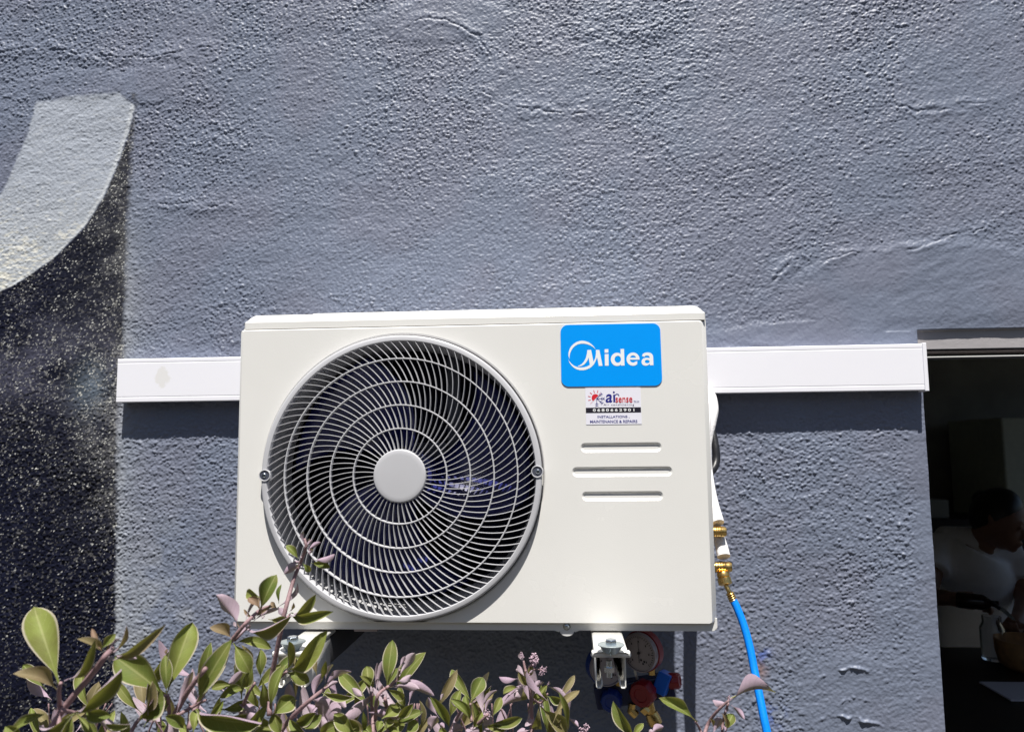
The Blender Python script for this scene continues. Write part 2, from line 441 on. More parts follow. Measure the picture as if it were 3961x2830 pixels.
tc = t.nodes.new('ShaderNodeTexCoord'); bp = t.nodes.new('ShaderNodeBump'); bp.inputs['Strength'].default_value = 0.35
bp.inputs['Distance'].default_value = 0.001
t.links.new(tc.outputs['Object'], n2.inputs['Vector']); t.links.new(n2.outputs['Fac'], bp.inputs['Height']); t.links.new(bp.outputs[0], b.inputs['Normal'])
me.materials.append(WALLM)
del X, Z, Y, H, C, C4, co, A, g1, g2, id1, id2, up1, up2, wx, wz
wall = bpy.data.objects.new('plaster_wall', me); COL.objects.link(wall)
tag(wall, 'grey-blue painted roughcast wall with pale painted swoosh and black mural corner at left', 'wall')
# thickness of the wall: jamb, far jamb, sill and lintel reveals
PLAIN = mat('wall_reveal_paint', (0.15, 0.16, 0.2), 0.6, noise=0.08, nscale=30, bump=0.3, bscale=200)
bm = bmesh.new()
box(bm, DX - 0.14, DX - 0.0012, 0.002, 0.20, -1.3, REC_Z - 0.0005)
box(bm, WIN_X1 + 0.0012, WIN_X1 + 0.14, 0.002, 0.20, -1.3, REC_Z - 0.0005)
box(bm, DX - 0.14, WIN_X1 + 0.14, 0.012, 0.20, REC_Z + 0.0005, REC_Z + 0.2)
box(bm, DX - 0.001, WIN_X1 + 0.001, 0.002, 0.20, -1.3, -0.802)
obj('window_reveal', bm, PLAIN, wall)

# ------------------------------------------------------------------ window
TIM = mat('window_frame_paint', (0.30, 0.26, 0.27), 0.4, noise=0.08, nscale=25)
WHT = mat('white_trim', (0.7, 0.7, 0.68), 0.35)
win = thing('window', 'open dark window with mauve-grey head frame at right of the wall', 'window', (DX + 0.6, 0.03, -0.8))
bm = bmesh.new()
zt = P(3750, 1349, 0.03).z; zb = P(3750, 1364, 0.03).z
box(bm, DX + 0.002, WIN_X1 - 0.002, 0.022, 0.07, zb, REC_Z - 0.0012)
obj('head_frame', bm, TIM, win, bevel=0.0015)
bm = bmesh.new()
box(bm, DX + 0.002, WIN_X1 - 0.002, 0.045, 0.068, P(3750, 1376, 0.045).z, P(3750, 1376, 0.045).z + 0.012)
obj('dark_gap_strip', bm, DARKP, win)  # dark strip put in for the shaded gap under the head frame
bm = bmesh.new()
zz = P(3750, 1378.5, 0.012).z
box(bm, DX + 0.002, WIN_X1 - 0.002, 0.0095, 0.0135, zz - 0.0009, zz + 0.0011)
obj('bead', bm, WHT, win)

# ------------------------------------------------------------------ room behind the window
ROOMM = mat('room_paint', (0.34, 0.33, 0.29), 0.8, noise=0.15, nscale=6)
bm = bmesh.new()
rx0, rx1, ry0, ry1, rz0, rz1 = 0.55, 3.9, 0.203, 3.2, -1.32, 1.1
rv = [bm.verts.new((x, y, z)) for x in (rx0, rx1) for y in (ry0, ry1) for z in (rz0, rz1)]
for f in [(0, 1, 3, 2), (4, 6, 7, 5), (2, 3, 7, 6), (0, 2, 6, 4), (1, 5, 7, 3)]:
    if f != (4, 6, 7, 5): bm.faces.new([rv[i] for i in f])
for ya_, yb_, za_, zb_ in ((ry0, ry1, rz0, -.45), (ry0, ry1, .95, rz1), (ry0, .35, -.45, .95), (2.9, ry1, -.45, .95)): box(bm, rx1, rx1 + .1, ya_, yb_, za_, zb_)  # unseen side opening added so sky light reaches the person
r = obj('room', bm, ROOMM); r['kind'] = 'structure'
bm = bmesh.new(); box(bm, rx0, DX - 0.141, 0.201, 0.206, rz0, rz1); box(bm, WIN_X1 + .141, rx1, 0.201, 0.206, rz0, rz1); box(bm, DX - 0.14, WIN_X1 + .14, 0.201, 0.206, REC_Z + .15, rz1); box(bm, DX - 0.14, WIN_X1 + .14, 0.201, 0.206, rz0, -0.82)
r = obj('room_front', bm, ROOMM); r['kind'] = 'structure'

# ------------------------------------------------------------------ ground, with an unseen bank added to block sky light
GR = mat('soil', (0.05, 0.047, 0.04), 0.95, noise=0.3, nscale=3, bump=0.6, bscale=8)
bm = bmesh.new(); s = 400.0
gp = [(-1.3, .2), (-1.3, -3.4), (-0.9, -3.8), (0.6, -4.5), (1.9, -5.6), (2.7, -7.2), (3.0, -10.0), (3.2, -30), (3.2, -s)]
gx = [-s, -40, -12, -5, 0, 5, 12, 40, s]
gv = [[bm.verts.new((x_, y_ , z_ + (0.25 * math.sin(x_ * 1.3) if z_ > 0 else 0))) for x_ in gx] for z_, y_ in gp]
for i in range(len(gp) - 1):
    for j in range(len(gx) - 1): bm.faces.new((gv[i][j], gv[i][j + 1], gv[i + 1][j + 1], gv[i + 1][j]))
g = obj('ground', bm, GR); g['kind'] = 'structure'

# ------------------------------------------------------------------ trunking
TZ0, TZ1, TL, TR, TY = 0.3599, 0.4425, -0.3411, P(3588, 1420, -0.03).x, -0.030
tr = thing('cable_trunking', 'long white plastic cable trunking running along the wall behind the unit', 'trunking', (0.4, 0, TZ0))


def prof_x(bm, x0, x1, pts, caps=True):
    """extrude a (y, z) outline along x"""
    a = [bm.verts.new((x0, y, z)) for y, z in pts]; b2 = [bm.verts.new((x1, y, z)) for y, z in pts]; n = len(pts)
    for i in range(n): bm.faces.new((a[i], a[(i + 1) % n], b2[(i + 1) % n], b2[i]))
    if caps: bm.faces.new(a); bm.faces.new(b2)


bm = bmesh.new()
prof_x(bm, TL, TR - 0.004, [(-0.0035, TZ0 + .0015), (TY + .006, TZ0 + .0015), (TY + .006, TZ1 - .0015), (-0.0035, TZ1 - .0015)])
obj('base_channel', bm, WHITEPVC, tr)
STAIN = bpy.data.materials.new('trunking_lid'); STAIN.use_nodes = True
t = STAIN.node_tree; b = t.nodes['Principled BSDF']; b.inputs['Roughness'].default_value = 0.27
tc = t.nodes.new('ShaderNodeTexCoord'); mp = t.nodes.new('ShaderNodeMapping')
cst = P(628, 1455, TY); mp.inputs['Location'].default_value = (-(cst.x - 0.4) / 0.022, 0, -(cst.z - TZ0) / 0.03)
mp.inputs['Scale'].default_value = (1 / 0.022, 0, 1 / 0.03)
gr = t.nodes.new('ShaderNodeTexGradient'); gr.gradient_type = 'SPHERICAL'
nz_ = t.nodes.new('ShaderNodeTexNoise'); nz_.inputs['Scale'].default_value = 60; nz_.inputs['Detail'].default_value = 5
t.links.new(tc.outputs['Object'], mp.inputs[0]); t.links.new(mp.outputs[0], gr.inputs[0]); t.links.new(tc.outputs['Object'], nz_.inputs['Vector'])
ma = t.nodes.new('ShaderNodeMath'); ma.operation = 'ADD'; t.links.new(gr.outputs['Fac'], ma.inputs[0]); t.links.new(nz_.outputs['Fac'], ma.inputs[1])
mr = t.nodes.new('ShaderNodeMapRange'); mr.inputs[1].default_value = 0.78; mr.inputs[2].default_value = 0.92; t.links.new(ma.outputs[0], mr.inputs[0])
mx = t.nodes.new('ShaderNodeMix'); mx.data_type = 'RGBA'; mx.inputs[6].default_value = (0.86, 0.855, 0.91, 1); mx.inputs[7].default_value = (0.78, 0.77, 0.77, 1)
t.links.new(mr.outputs[0], mx.inputs[0]); t.links.new(mx.outputs[2], b.inputs['Base Color'])
bm = bmesh.new()
zA, zB = TZ0, TZ1
prof_x(bm, TL, TR - 0.006, [(TY + .010, zA), (TY + .0015, zA), (TY, zA + .0015), (TY, zA + .0085), (TY + .0003, zA + .0092), (TY + .0003, zA + .0105), (TY, zA + .0112),
                           (TY, zB - .0092), (TY + .0003, zB - .0085), (TY + .0003, zB - .0072), (TY, zB - .0065), (TY, zB - .0015), (TY + .0015, zB), (TY + .010, zB),
                           (TY + .010, zB - .0012), (TY + .003, zB - .0012), (TY + .003, zA + .0012), (TY + .010, zA + .0012)])
obj('lid', bm, STAIN, tr)
bm = bmesh.new(); box(bm, TR - 0.0072, TR, TY - 0.0015, -0.0035, TZ0 - 0.0015, TZ1 + 0.0015)
obj('end_cap', bm, WHITEPVC, tr, bevel=0.001)

# ------------------------------------------------------------------ air conditioner
W, FY, ZP = 0.72, -0.27, 0.455
BK = -0.045                                        # back of the cabinet
ac = thing('air_conditioner', 'cream outdoor air conditioner unit with round fan grille and blue badge on wall brackets', 'air conditioner', (W / 2, -0.16, 0))
cc = P(1546, 1840, FY - 0.012); RC = 0.2125        # fan centre, outer radius of the grille ring
FC = Vector((cc.x, 0, cc.z))


def circ(r, y, n=160, c=FC): return [(c.x + r * math.cos(2 * math.pi * k / n), y, c.z + r * math.sin(2 * math.pi * k / n)) for k in range(n)]


ZF = P(2300, 2408, FY).z                           # lower edge of the raised front face
# slots pressed into the panel
slots = []
for (u0, u1, v0, v1) in ((2245, 2560, 1711, 1748), (2212, 2602, 1804, 1842), (2250, 2566, 1899, 1936)):
    p0 = P(u0, (v0 + v1) / 2, FY); p1 = P(u1, (v0 + v1) / 2, FY)
    hh = (P(u0, v0, FY).z - P(u0, v1, FY).z) / 2; slots.append((p0.x, p1.x, (p0.z + p1.z) / 2, hh))


def stadium(x0, x1, zc, r, y, n=10):
    pts = []
    for k in range(n + 1):
        a = -math.pi / 2 + math.pi * k / n; pts.append((x1 - r + r * math.cos(a), y, zc + r * math.sin(a)))
    for k in range(n + 1):
        a = math.pi / 2 + math.pi * k / n; pts.append((x0 + r + r * math.cos(a), y, zc + r * math.sin(a)))
    return pts


def loops(bm, L, close=True):
    rs = [[bm.verts.new(p) for p in l] for l in L]
    for a, b2 in zip(rs, rs[1:]):
        n = len(a)
        for k in range(n): bm.faces.new((a[k], a[(k + 1) % n], b2[(k + 1) % n], b2[k]))
    return rs


RH = 0.2175                                        # radius of the opening in the panel
CL, CR = 0.004, 0.0095                             # left and right chamfers


def panel_outline(y, ins, zt=ZP - 0.0022, zb=None):
    zb = ZF if zb is None else zb
    x0 = CL - ins; x1 = W - CR + ins
    pts = []
    c = 0.004
    for (x, z, sx, sz) in ((x0, zb, 1, 1), (x1, zb, -1, 1), (x1, zt, -1, -1), (x0, zt, 1, -1)):
        cs = [(x + sx * c, z), (x + sx * c * .3, z + sz * c * .3), (x, z + sz * c)]
        if (sx, sz) in ((-1, 1), (1, -1)): cs = cs[::1]
        if (sx, sz) == (1, 1): cs = [cs[2], cs[1], cs[0]]
        if (sx, sz) == (-1, -1): cs = [cs[2], cs[1], cs[0]]
        pts += [(px_, y, pz_) for px_, pz_ in cs]
    return pts


bm = bmesh.new()
holes = [circ(RH, FY, 128)] + [stadium(x0, x1, zc, r, FY) for x0, x1, zc, r in slots]
poly(bm, panel_outline(FY, 0), holes)
# rolled rim round the opening
loops(bm, [circ(RH, FY, 128), circ(RH - .0012, FY + .0006, 128), circ(RH - .0024, FY + .0025, 128), circ(RH - .003, FY + .006, 128), circ(RH - .0042, FY + .010, 128), circ(RH - .008, FY + .011, 128)])
for x0, x1, zc, r in slots:
    loops(bm, [stadium(x0, x1, zc, r, FY), stadium(x0 + .0006, x1 - .0006, zc, r - .0006, FY + .0003), stadium(x0 + .0018, x1 - .0018, zc, r - .0018, FY + .0012),
               stadium(x0 + .003, x1 - .003, zc, r - .003, FY + .0024), stadium(x0 + .0038, x1 - .0038, zc, r - .0038, FY + .0027)])
    poly(bm, stadium(x0 + .0038, x1 - .0038, zc, r - .0038, FY + .0027))
# edges turned back: top, sides, lower step
L0 = panel_outline(FY, 0); L0 = panel_outline(FY, 0); L1 = [(x + (-.0008 if x < .3 else .0008), FY + (.0016 if z > .3 else .0006), z + (.0016 if z > .3 else -.0006)) for x, y, z in L0]
L2 = [(max(0, x - CL) if x < .3 else min(W, x + CR - .001), FY + (.004 if x < .3 else .0115), z + (.0022 if z > .3 else -.0012)) for x, y, z in L0]
L3 = [(x, FY + .0125, z) for x, y, z in L2]
loops(bm, [L0, L1, L2, L3])
bmesh.ops.remove_doubles(bm, verts=bm.verts, dist=0.00005)
fpanel = obj('front_panel', bm, CREAM, ac, smooth=True, angle=22)
for pf in fpanel.data.polygons:
    if abs(pf.normal.y) > 0.9995: pf.use_smooth = False

# lower flange of the base, set back under the panel face
ZB = 0.0
bm = bmesh.new()
prof = []
tabx = P(2193, 2440, FY).x; n = 14
top = ZF + .006
pts = [(0.002, top), (0.002, ZB + .002), (0.004, ZB)]
pts += [(tabx - .018, ZB), (tabx - .012, ZB - .0025)] + [(tabx + .0105 * math.cos(a), ZB - .001 - .0075 * math.sin(a)) for a in np.linspace(math.pi, 0, 9)] + [(tabx + .012, ZB - .0025), (tabx + .018, ZB)]
pts += [(W - .006, ZB), (W - .001, ZB + .005), (W - .001, top)]
fr = [bm.verts.new((x, FY + .0075, z)) for x, z in pts]; bk = [bm.verts.new((x, FY + .0095, z)) for x, z in pts]
bm.faces.new(fr); bm.faces.new(bk)
for i in range(len(pts)):
    j = (i + 1) % len(pts); bm.faces.new((fr[i], fr[j], bk[j], bk[i]))
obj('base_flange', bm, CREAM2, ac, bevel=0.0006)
# cabinet: sides, back, floor
bm = bmesh.new()
box(bm, 0.001, 0.004, FY + .0125, BK, 0.001, ZP + .004)
box(bm, W - .004, W - .001, FY + .0125, FY + .03, 0.001, ZP + .004)
box(bm, W - .034, W - .004, FY + .028, FY + .03, 0.001, ZP + .004)
box(bm, W - .034, W - .031, FY + .0303, BK, 0.001, ZP + .004)
box(bm, 0.0045, W - .0345, FY + .0125, BK, 0.0005, 0.0035)
box(bm, 0.49, 0.494, FY + .0125, BK - .002, 0.004, ZP + .003)
box(bm, 0.4945, W - .0345, BK - .004, BK - .001, 0.004, ZP + .003)
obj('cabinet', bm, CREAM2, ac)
bm = bmesh.new(); box(bm, P(1374, 2445, FY + .02).x, P(1461, 2445, FY + .02).x, FY + .014, FY + .03, -.0045, .0002)
obj('base_clip', bm, mat('pink_grey_plastic', (0.42, 0.36, 0.37), .5), ac)
# coil behind the fan
bm = bmesh.new(); box(bm, 0.006, 0.489, BK - .024, BK - .004, 0.006, ZP)
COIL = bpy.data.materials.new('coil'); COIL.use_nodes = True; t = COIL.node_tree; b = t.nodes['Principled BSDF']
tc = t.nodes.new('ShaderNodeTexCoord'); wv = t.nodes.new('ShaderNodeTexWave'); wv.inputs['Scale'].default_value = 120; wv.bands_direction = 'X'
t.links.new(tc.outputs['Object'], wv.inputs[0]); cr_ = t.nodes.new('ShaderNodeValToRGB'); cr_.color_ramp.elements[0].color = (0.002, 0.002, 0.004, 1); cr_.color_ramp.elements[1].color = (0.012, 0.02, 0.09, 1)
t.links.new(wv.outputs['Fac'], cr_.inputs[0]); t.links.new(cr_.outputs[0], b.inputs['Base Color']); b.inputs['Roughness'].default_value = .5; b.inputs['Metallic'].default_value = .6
obj('coil', bm, COIL, ac)

# lid
def rrect(x0, x1, y0, y1, r, z, n=5):
    pts = []
    for cx, cy, a0 in ((x1 - r, y0 + r, -90), (x1 - r, y1 - r, 0), (x0 + r, y1 - r, 90), (x0 + r, y0 + r, 180)):
        for k in range(n + 1):
            a = math.radians(a0 + 90 * k / n); pts.append((cx + r * math.cos(a), cy + r * math.sin(a), z))
    return pts


ZL0 = ZP + .0007
l0 = P(945, 1262, FY + .004).x; l1 = P(2729, 1225, FY + .004).x
zl_a = P(1500, 1233, FY + .0025).z; zl_b = P(1500, 1208, FY + .014).z
bm = bmesh.new()
rings = []
for ins, z in ((0.0, ZL0), (0.0, zl_a - .0015), (.0008, zl_a), (.0022, zl_a + .0012), (.0058, zl_a + (zl_b - zl_a) * .55), (.0098, zl_b - .0012), (.0125, zl_b - .0003), (.014, zl_b), (.017, zl_b + .0004)):
    rings.append(rrect(l0 + ins, l1 - ins, FY + .002 + ins, BK - ins, .0045 + ins * .35, z))
rs = loops(bm, rings)
bm.faces.new(rs[-1]); bm.faces.new(rs[0][::-1])
obj('lid', bm, CREAM, ac, smooth=True, angle=14)
bm = bmesh.new()
xa = P(1200, 1205, FY + .02).x; xb = P(2455, 1180, FY + .02).x
rs = loops(bm, [rrect(xa, xb, FY + .020, BK - .03, .006, zl_b + .0003), rrect(xa + .002, xb - .002, FY + .022, BK - .032, .006, zl_b + .0022)])
bm.faces.new(rs[-1])
obj('lid_rib', bm, CREAM, ac, smooth=True, angle=50)

# ---- fan grille
RIN = 0.2035; YG = FY - .0125
gr = None
bm = bmesh.new()
lathe(bm, (FC.x, 0, FC.z), (0, -1, 0), [(RIN, -FY - .006), (RIN, -YG - .0012), (RIN + .001, -YG), (RC - .0028, -YG), (RC - .0008, -YG - .0010), (RC, -YG - .0028), (RC, -FY - .0085), (RC - .002, -FY - .0085), (RC - .002, -YG - .004), (RIN + .002, -YG - .003), (RIN + .002, -FY - .006), (RIN, -FY - .006)], n=160)
gr = obj('fan_grille', bm, GRILLE, ac, smooth=True, angle=40)
ringr = [0.0708, 0.1062, 0.1416, 0.1768]
bm = bmesh.new()
for rr in ringr:
    lathe(bm, (FC.x, 0, FC.z), (0, -1, 0), [(rr - .0010, -YG - .0075), (rr - .0010, -YG - .0008), (rr - .0006, -YG - .0001), (rr + .0006, -YG - .0001), (rr + .0010, -YG - .0008), (rr + .0010, -YG - .0075), (rr - .0010, -YG - .0075)], n=140)
obj('guard_rings', bm, GRILLE, gr, smooth=True)
HUB = 0.0398
bm = bmesh.new()
lathe(bm, (FC.x, 0, FC.z), (0, -1, 0), [(0, -YG + .0018), (HUB * .8, -YG + .00175), (HUB - .0022, -YG + .0015), (HUB - .0006, -YG + .0009), (HUB, -YG - .0006), (HUB, -YG - .009), (HUB - .003, -YG - .009)], n=96)
obj('hub_cap', bm, GRILLE, gr, smooth=True, angle=50)


def beta(r): return math.radians(2 + 39 * (r - HUB) / (RIN - HUB))


rsamp = np.linspace(HUB - .002, RIN + .002, 200); phi = np.zeros(200)
for i in range(1, 200): phi[i] = phi[i - 1] + math.tan(beta(rsamp[i])) / rsamp[i] * (rsamp[i] - rsamp[i - 1])
zones = [(HUB - .001, ringr[0], 46), (ringr[0], ringr[1], 70), (ringr[1], ringr[2], 88), (ringr[2], ringr[3], 98), (ringr[3], RIN + .001, 102)]
bm = bmesh.new()
for zi, (ra, rb, cnt) in enumerate(zones):
    for k in range(cnt):
        a0 = 2 * math.pi * (k + 0.37 * zi) / cnt
        m = 7; prev = None
        for i in range(m + 1):
            r_ = ra + (rb - ra) * i / m; th = a0 + np.interp(r_, rsamp, phi)
            # angle increases anticlockwise (seen from the front) as the slat runs outwards
            c_, s_ = math.cos(th), math.sin(th)
            p = Vector((FC.x + r_ * c_, 0, FC.z + r_ * s_))
            tb = math.tan(beta(r_)); d = Vector((c_ - tb * s_, 0, s_ + tb * c_)).normalized(); nrm = Vector((-d.z, 0, d.x))
            f = i / m
            depth = .0088 * (0.38 + 0.62 * min(1, (1 - f) * 3.0)) if True else 0
            th_ = .00048
            yf = YG + .0006; yb = yf + depth
            ring_ = [bm.verts.new((p.x + nrm.x * th_ * s2, y_, p.z + nrm.z * th_ * s2)) for s2, y_ in ((-.6, yf), (.6, yf), (1, yf + .001), (1, yb), (-1, yb), (-1, yf + .001))]
            if prev:
                for q in range(6): bm.faces.new((prev[q], prev[(q + 1) % 6], ring_[(q + 1) % 6], ring_[q]))
            prev = ring_
obj('guard_slats', bm, GRILLE, gr, smooth=True, angle=40)
# two screw ears
HOLESHADE = mat('hole_shade', (.06, .065, .09), .5)  # dark colour painted for the shade inside the screw holes
for (u, v) in ((2078, 1823), (1024, 1838)):
    p = P(u, v, YG)
    sgn = 1 if u > 1500 else -1
    bm = bmesh.new()
    lathe(bm, (p.x, 0, p.z), (0, -1, 0), [(.0090, -FY + .0005), (.0090, -YG + .0006), (.0086, -YG + .0014), (.0078, -YG + .0014), (.0072, -YG + .0006), (.0070, -YG + .0001), (0, -YG + .0001)], n=32)
    ear = obj('screw_boss', bm, GRILLE, gr, smooth=True)
    bm = bmesh.new(); lathe(bm, (p.x, 0, p.z), (0, -1, 0), [(.0073, -YG + .0009), (.0068, -YG + .0004), (0, -YG + .0003)], n=28); obj('hole_shade_disc', bm, HOLESHADE, ear, smooth=True, angle=40)
    bm = bmesh.new(); lathe(bm, (p.x + sgn * .001, 0, p.z), (0, -1, 0), [(.0034, -YG + .0003), (.0034, -YG + .001), (.0026, -YG + .0018), (0, -YG + .002)], n=16)
    box(bm, p.x + sgn * .001 - .002, p.x + sgn * .001 + .002, YG - .0024, YG - .0015, p.z - .0004, p.z + .0004)
    box(bm, p.x + sgn * .001 - .0004, p.x + sgn * .001 + .0004, YG - .0026, YG - .0015, p.z - .002, p.z + .002)
    obj('screw', bm, STEEL, ear, smooth=True)
# screw in the flange tab
pt = Vector((tabx, FY + .0075, 0.006))
bm = bmesh.new(); lathe(bm, (pt.x, FY + .0076, pt.z), (0, -1, 0), [(.0058, 0), (.0056, .0008), (.0034, .0009), (.0032, .0028), (.002, .0034), (0, .0035)], n=20)
obj('flange_screw', bm, STEEL, ac, smooth=True)

# ---- shroud and fan
bm = bmesh.new()
lathe(bm, (FC.x, 0, FC.z), (0, 1, 0), [(RH - .006, FY + .0115), (.2075, FY + .014), (.2035, FY + .02), (.2005, FY + .032), (.1995, FY + .05), (.1995, FY + .085), (.2015, FY + .086), (.2035, FY + .05), (.2075, FY + .024), (RH - .004, FY + .0165)], n=128)
obj('fan_shroud', bm, SHROUD, ac, smooth=True, angle=60)
fan = bpy.data.objects.new('fan', None); COL.objects.link(fan); fan.parent = ac; fan.location = Vector((FC.x, FY + .07, FC.z)) - ac.location
bm = bmesh.new()
NB = 3
for k in range(NB):
    a0 = math.radians(-8 + 360 / NB * k); nu, nv = 12, 14; grid = []
    for i in range(nu + 1):
        r_ = .038 + (.193 - .038) * i / nu; row = []
        span = math.radians(78 - 8 * i / nu); sweep = math.radians(32) * (i / nu) ** 1.5
        for j in range(nv + 1):
            f = j / nv; a_ = a0 + sweep + (f - .5) * span
            y_ = FY + .056 + (f - .5) * (.055 + .03 * (1 - i / nu)) + .010 * math.sin(f * math.pi)
            row.append(bm.verts.new((FC.x + r_ * math.cos(a_), y_, FC.z + r_ * math.sin(a_))))
        grid.append(row)
    for i in range(nu):
        for j in range(nv): bm.faces.new((grid[i][j], grid[i + 1][j], grid[i + 1][j + 1], grid[i][j + 1]))
o = obj('fan_blades', bm, NAVY, fan, smooth=True, angle=180)
sm = o.modifiers.new('solid', 'SOLIDIFY'); sm.thickness = .003
bm = bmesh.new(); lathe(bm, (FC.x, 0, FC.z), (0, -1, 0), [(0, -FY - .035), (.03, -FY - .036), (.04, -FY - .042), (.042, -FY - .1), (.0, -FY - .1)], n=40)
obj('fan_hub', bm, NAVY, fan, smooth=True)
bm = bmesh.new()
for xx in (FC.x + .06, FC.x - .06): box(bm, xx - .012, xx + .012, FY + .14, FY + .16, .004, ZP)
box(bm, FC.x - .05, FC.x + .05, FY + .118, FY + .139, FC.z - .05, FC.z + .05)
obj('motor_mount', bm, mat('motor_mount_metal', (.12, .13, .16), .4, metal=.5), ac, bevel=.002)

# ---- badge
Yb = FY - .0012
k5 = 3.609


def c5(x, y): return (2150 + x / k5, 1230 + y / k5)


def pts5(l, y): return [P(*c5(a, b_), y) for a, b_ in l]


def arcq(cx, cy, r, a0, a1, n=8): return [(cx + r * math.cos(math.radians(a0 + (a1 - a0) * k / n)), cy + r * math.sin(math.radians(a0 + (a1 - a0) * k / n))) for k in range(n + 1)]


BADGE = mat('badge_blue', (0.0, 0.32, 0.95), 0.22, spec=0.5, noise=0.01)
INK = mat('badge_white', (0.86, 0.87, 0.88), 0.3)
bpts = arcq(170, 202, 105, 180, 270) + arcq(1352, 181, 106, 270, 362) + arcq(1377, 838, 106, 0, 90) + arcq(182, 850, 106, 90, 180)


def plate(pts, y0, y1, holes=()):
    bm = bmesh.new(); poly(bm, [(p[0], y1, p[2]) for p in pts], [[(p[0], y1, p[2]) for p in h] for h in holes])
    loops(bm, [[(p[0], y1, p[2]) for p in pts], [(p[0], y0, p[2]) for p in pts]]); bmesh.ops.remove_doubles(bm, verts=bm.verts, dist=1e-6)
    return bm


badge = obj('badge', plate(pts5(bpts, FY), FY - .0001, Yb), BADGE, ac)
bm = bmesh.new(); yl = Yb - .0002
up_c = [(555, 433), (530, 396), (500, 366), (460, 338), (418, 322), (375, 315), (330, 319), (285, 336), (245, 363), (212, 397), (190, 437), (178, 480), (177, 525), (190, 572),
        (192, 530), (200, 488), (217, 448), (240, 414), (272, 385), (310, 365), (350, 356), (392, 356), (435, 363), (478, 378), (520, 403)]
poly(bm, pts5(up_c, yl))
lowc_ = [(174, 572), (190, 620), (218, 661), (252, 692), (290, 714), (335, 726), (380, 727), (425, 719), (465, 702), (500, 678), (530, 646), (553, 605), (570, 562), (578, 548), (600, 667), (652, 665), (608, 443), (560, 443), (560, 500), (550, 560), (526, 610),
         (492, 443), (440, 445), (434, 500), (418, 560), (392, 608), (360, 642), (330, 660), (308, 668), (312, 675), (350, 670), (392, 650), (425, 616), (446, 580), (458, 548), (475, 652), (440, 672), (400, 685), (350, 689), (300, 683), (255, 664), (218, 636), (190, 604)]
poly(bm, pts5(lowc_, yl))
poly(bm, pts5([(682, 435), (733, 432), (733, 482), (682, 484)], yl)); poly(bm, pts5([(683, 503), (736, 501), (738, 663), (685, 664)], yl))


def ell(cx, cy, rx, ry, n=36, a0=0, a1=360): return [(cx + rx * math.cos(math.radians(a0 + (a1 - a0) * k / n)), cy + ry * math.sin(math.radians(a0 + (a1 - a0) * k / n))) for k in range(n)]


# d
d_out = [(903, 430), (952, 430), (960, 661), (908, 662), (907, 640)] + ell(855, 575, 87, 92, 26, 55, 310) + [(905, 505)]
poly(bm, pts5(d_out, yl), [pts5(ell(865, 574, 45, 49, 28), yl)])
# e
e_out = [(1168, 580)] + ell(1078, 572, 91, 92, 34, 0, -318)[1:] + [(1137, 600)] + ell(1078, 572, 47, 48, 20, 40, 168)[1:] + [(1034, 580)]
poly(bm, pts5(e_out, yl), [pts5([(1036, 552)] + ell(1078, 560, 42, 40, 16, 192, 348) + [(1120, 552)], yl)])
# a
a_out = [(1203, 528), (1215, 500), (1240, 484), (1275, 478), (1315, 483), (1343, 500), (1358, 530), (1364, 656), (1314, 658), (1312, 636), (1290, 655), (1262, 664), (1230, 660), (1206, 644), (1196, 612), (1202, 582), (1222, 562), (1258, 552), (1310, 556), (1308, 538), (1294, 524), (1270, 520), (1246, 526), (1238, 542)]
poly(bm, pts5(a_out, yl), [pts5(ell(1276, 606, 34, 24, 18), yl)])
obj('badge_lettering', bm, INK, badge, keep=1)

# ---- installer's sticker
STK = mat('sticker_paper', (0.80, 0.79, 0.87), 0.35, noise=0.01)
st = obj('sticker', plate(pts5([(410, 975), (1182, 967), (1200, 1478), (424, 1487)], FY), FY - .0001, FY - .0005), STK, ac)
ys = FY - .0007
NAVYI = mat('navy_print', (0.02, 0.02, 0.22), .4); REDI = mat('red_print', (0.62, 0.02, 0.035), .4); GREYI = mat('grey_print', (0.06, 0.05, 0.12), .4)


def text_mesh(bm, s, quad, y, bold=0.0, shear=0.0, space=1.0):
    cu = bpy.data.curves.new('t', 'FONT'); cu.body = s; cu.offset = bold; cu.shear = shear; cu.space_character = space; cu.resolution_u = 3
    to = bpy.data.objects.new('t', cu); COL.objects.link(to); dg = bpy.context.evaluated_depsgraph_get()
    me_ = bpy.data.meshes.new_from_object(to.evaluated_get(dg)); COL.objects.unlink(to); bpy.data.objects.remove(to)
    n = len(me_.vertices); c_ = np.zeros(n * 3); me_.vertices.foreach_get('co', c_); c_ = c_.reshape(-1, 3)
    mn, mx_ = c_.min(0), c_.max(0); q = [P(*c5(*p), y) for p in quad]   # tl, tr, br, bl
    vs = []
    for p in c_:
        a_ = (p[0] - mn[0]) / (mx_[0] - mn[0]); b_ = (p[1] - mn[1]) / (mx_[1] - mn[1])
        vs.append(bm.verts.new((q[0] * (1 - a_) + q[1] * a_) * b_ + (q[3] * (1 - a_) + q[2] * a_) * (1 - b_)))
    for f in me_.polygons:
        try: bm.faces.new([vs[i] for i in f.vertices])
        except ValueError: pass
    bpy.data.meshes.remove(me_)


def bar(bm, x0, y0, x1, y1, w_, y):
    d = math.hypot(x1 - x0, y1 - y0); nx_, ny_ = -(y1 - y0) / d * w_ / 2, (x1 - x0) / d * w_ / 2
    poly(bm, pts5([(x0 + nx_, y0 + ny_), (x1 + nx_, y1 + ny_), (x1 - nx_, y1 - ny_), (x0 - nx_, y0 - ny_)], y))


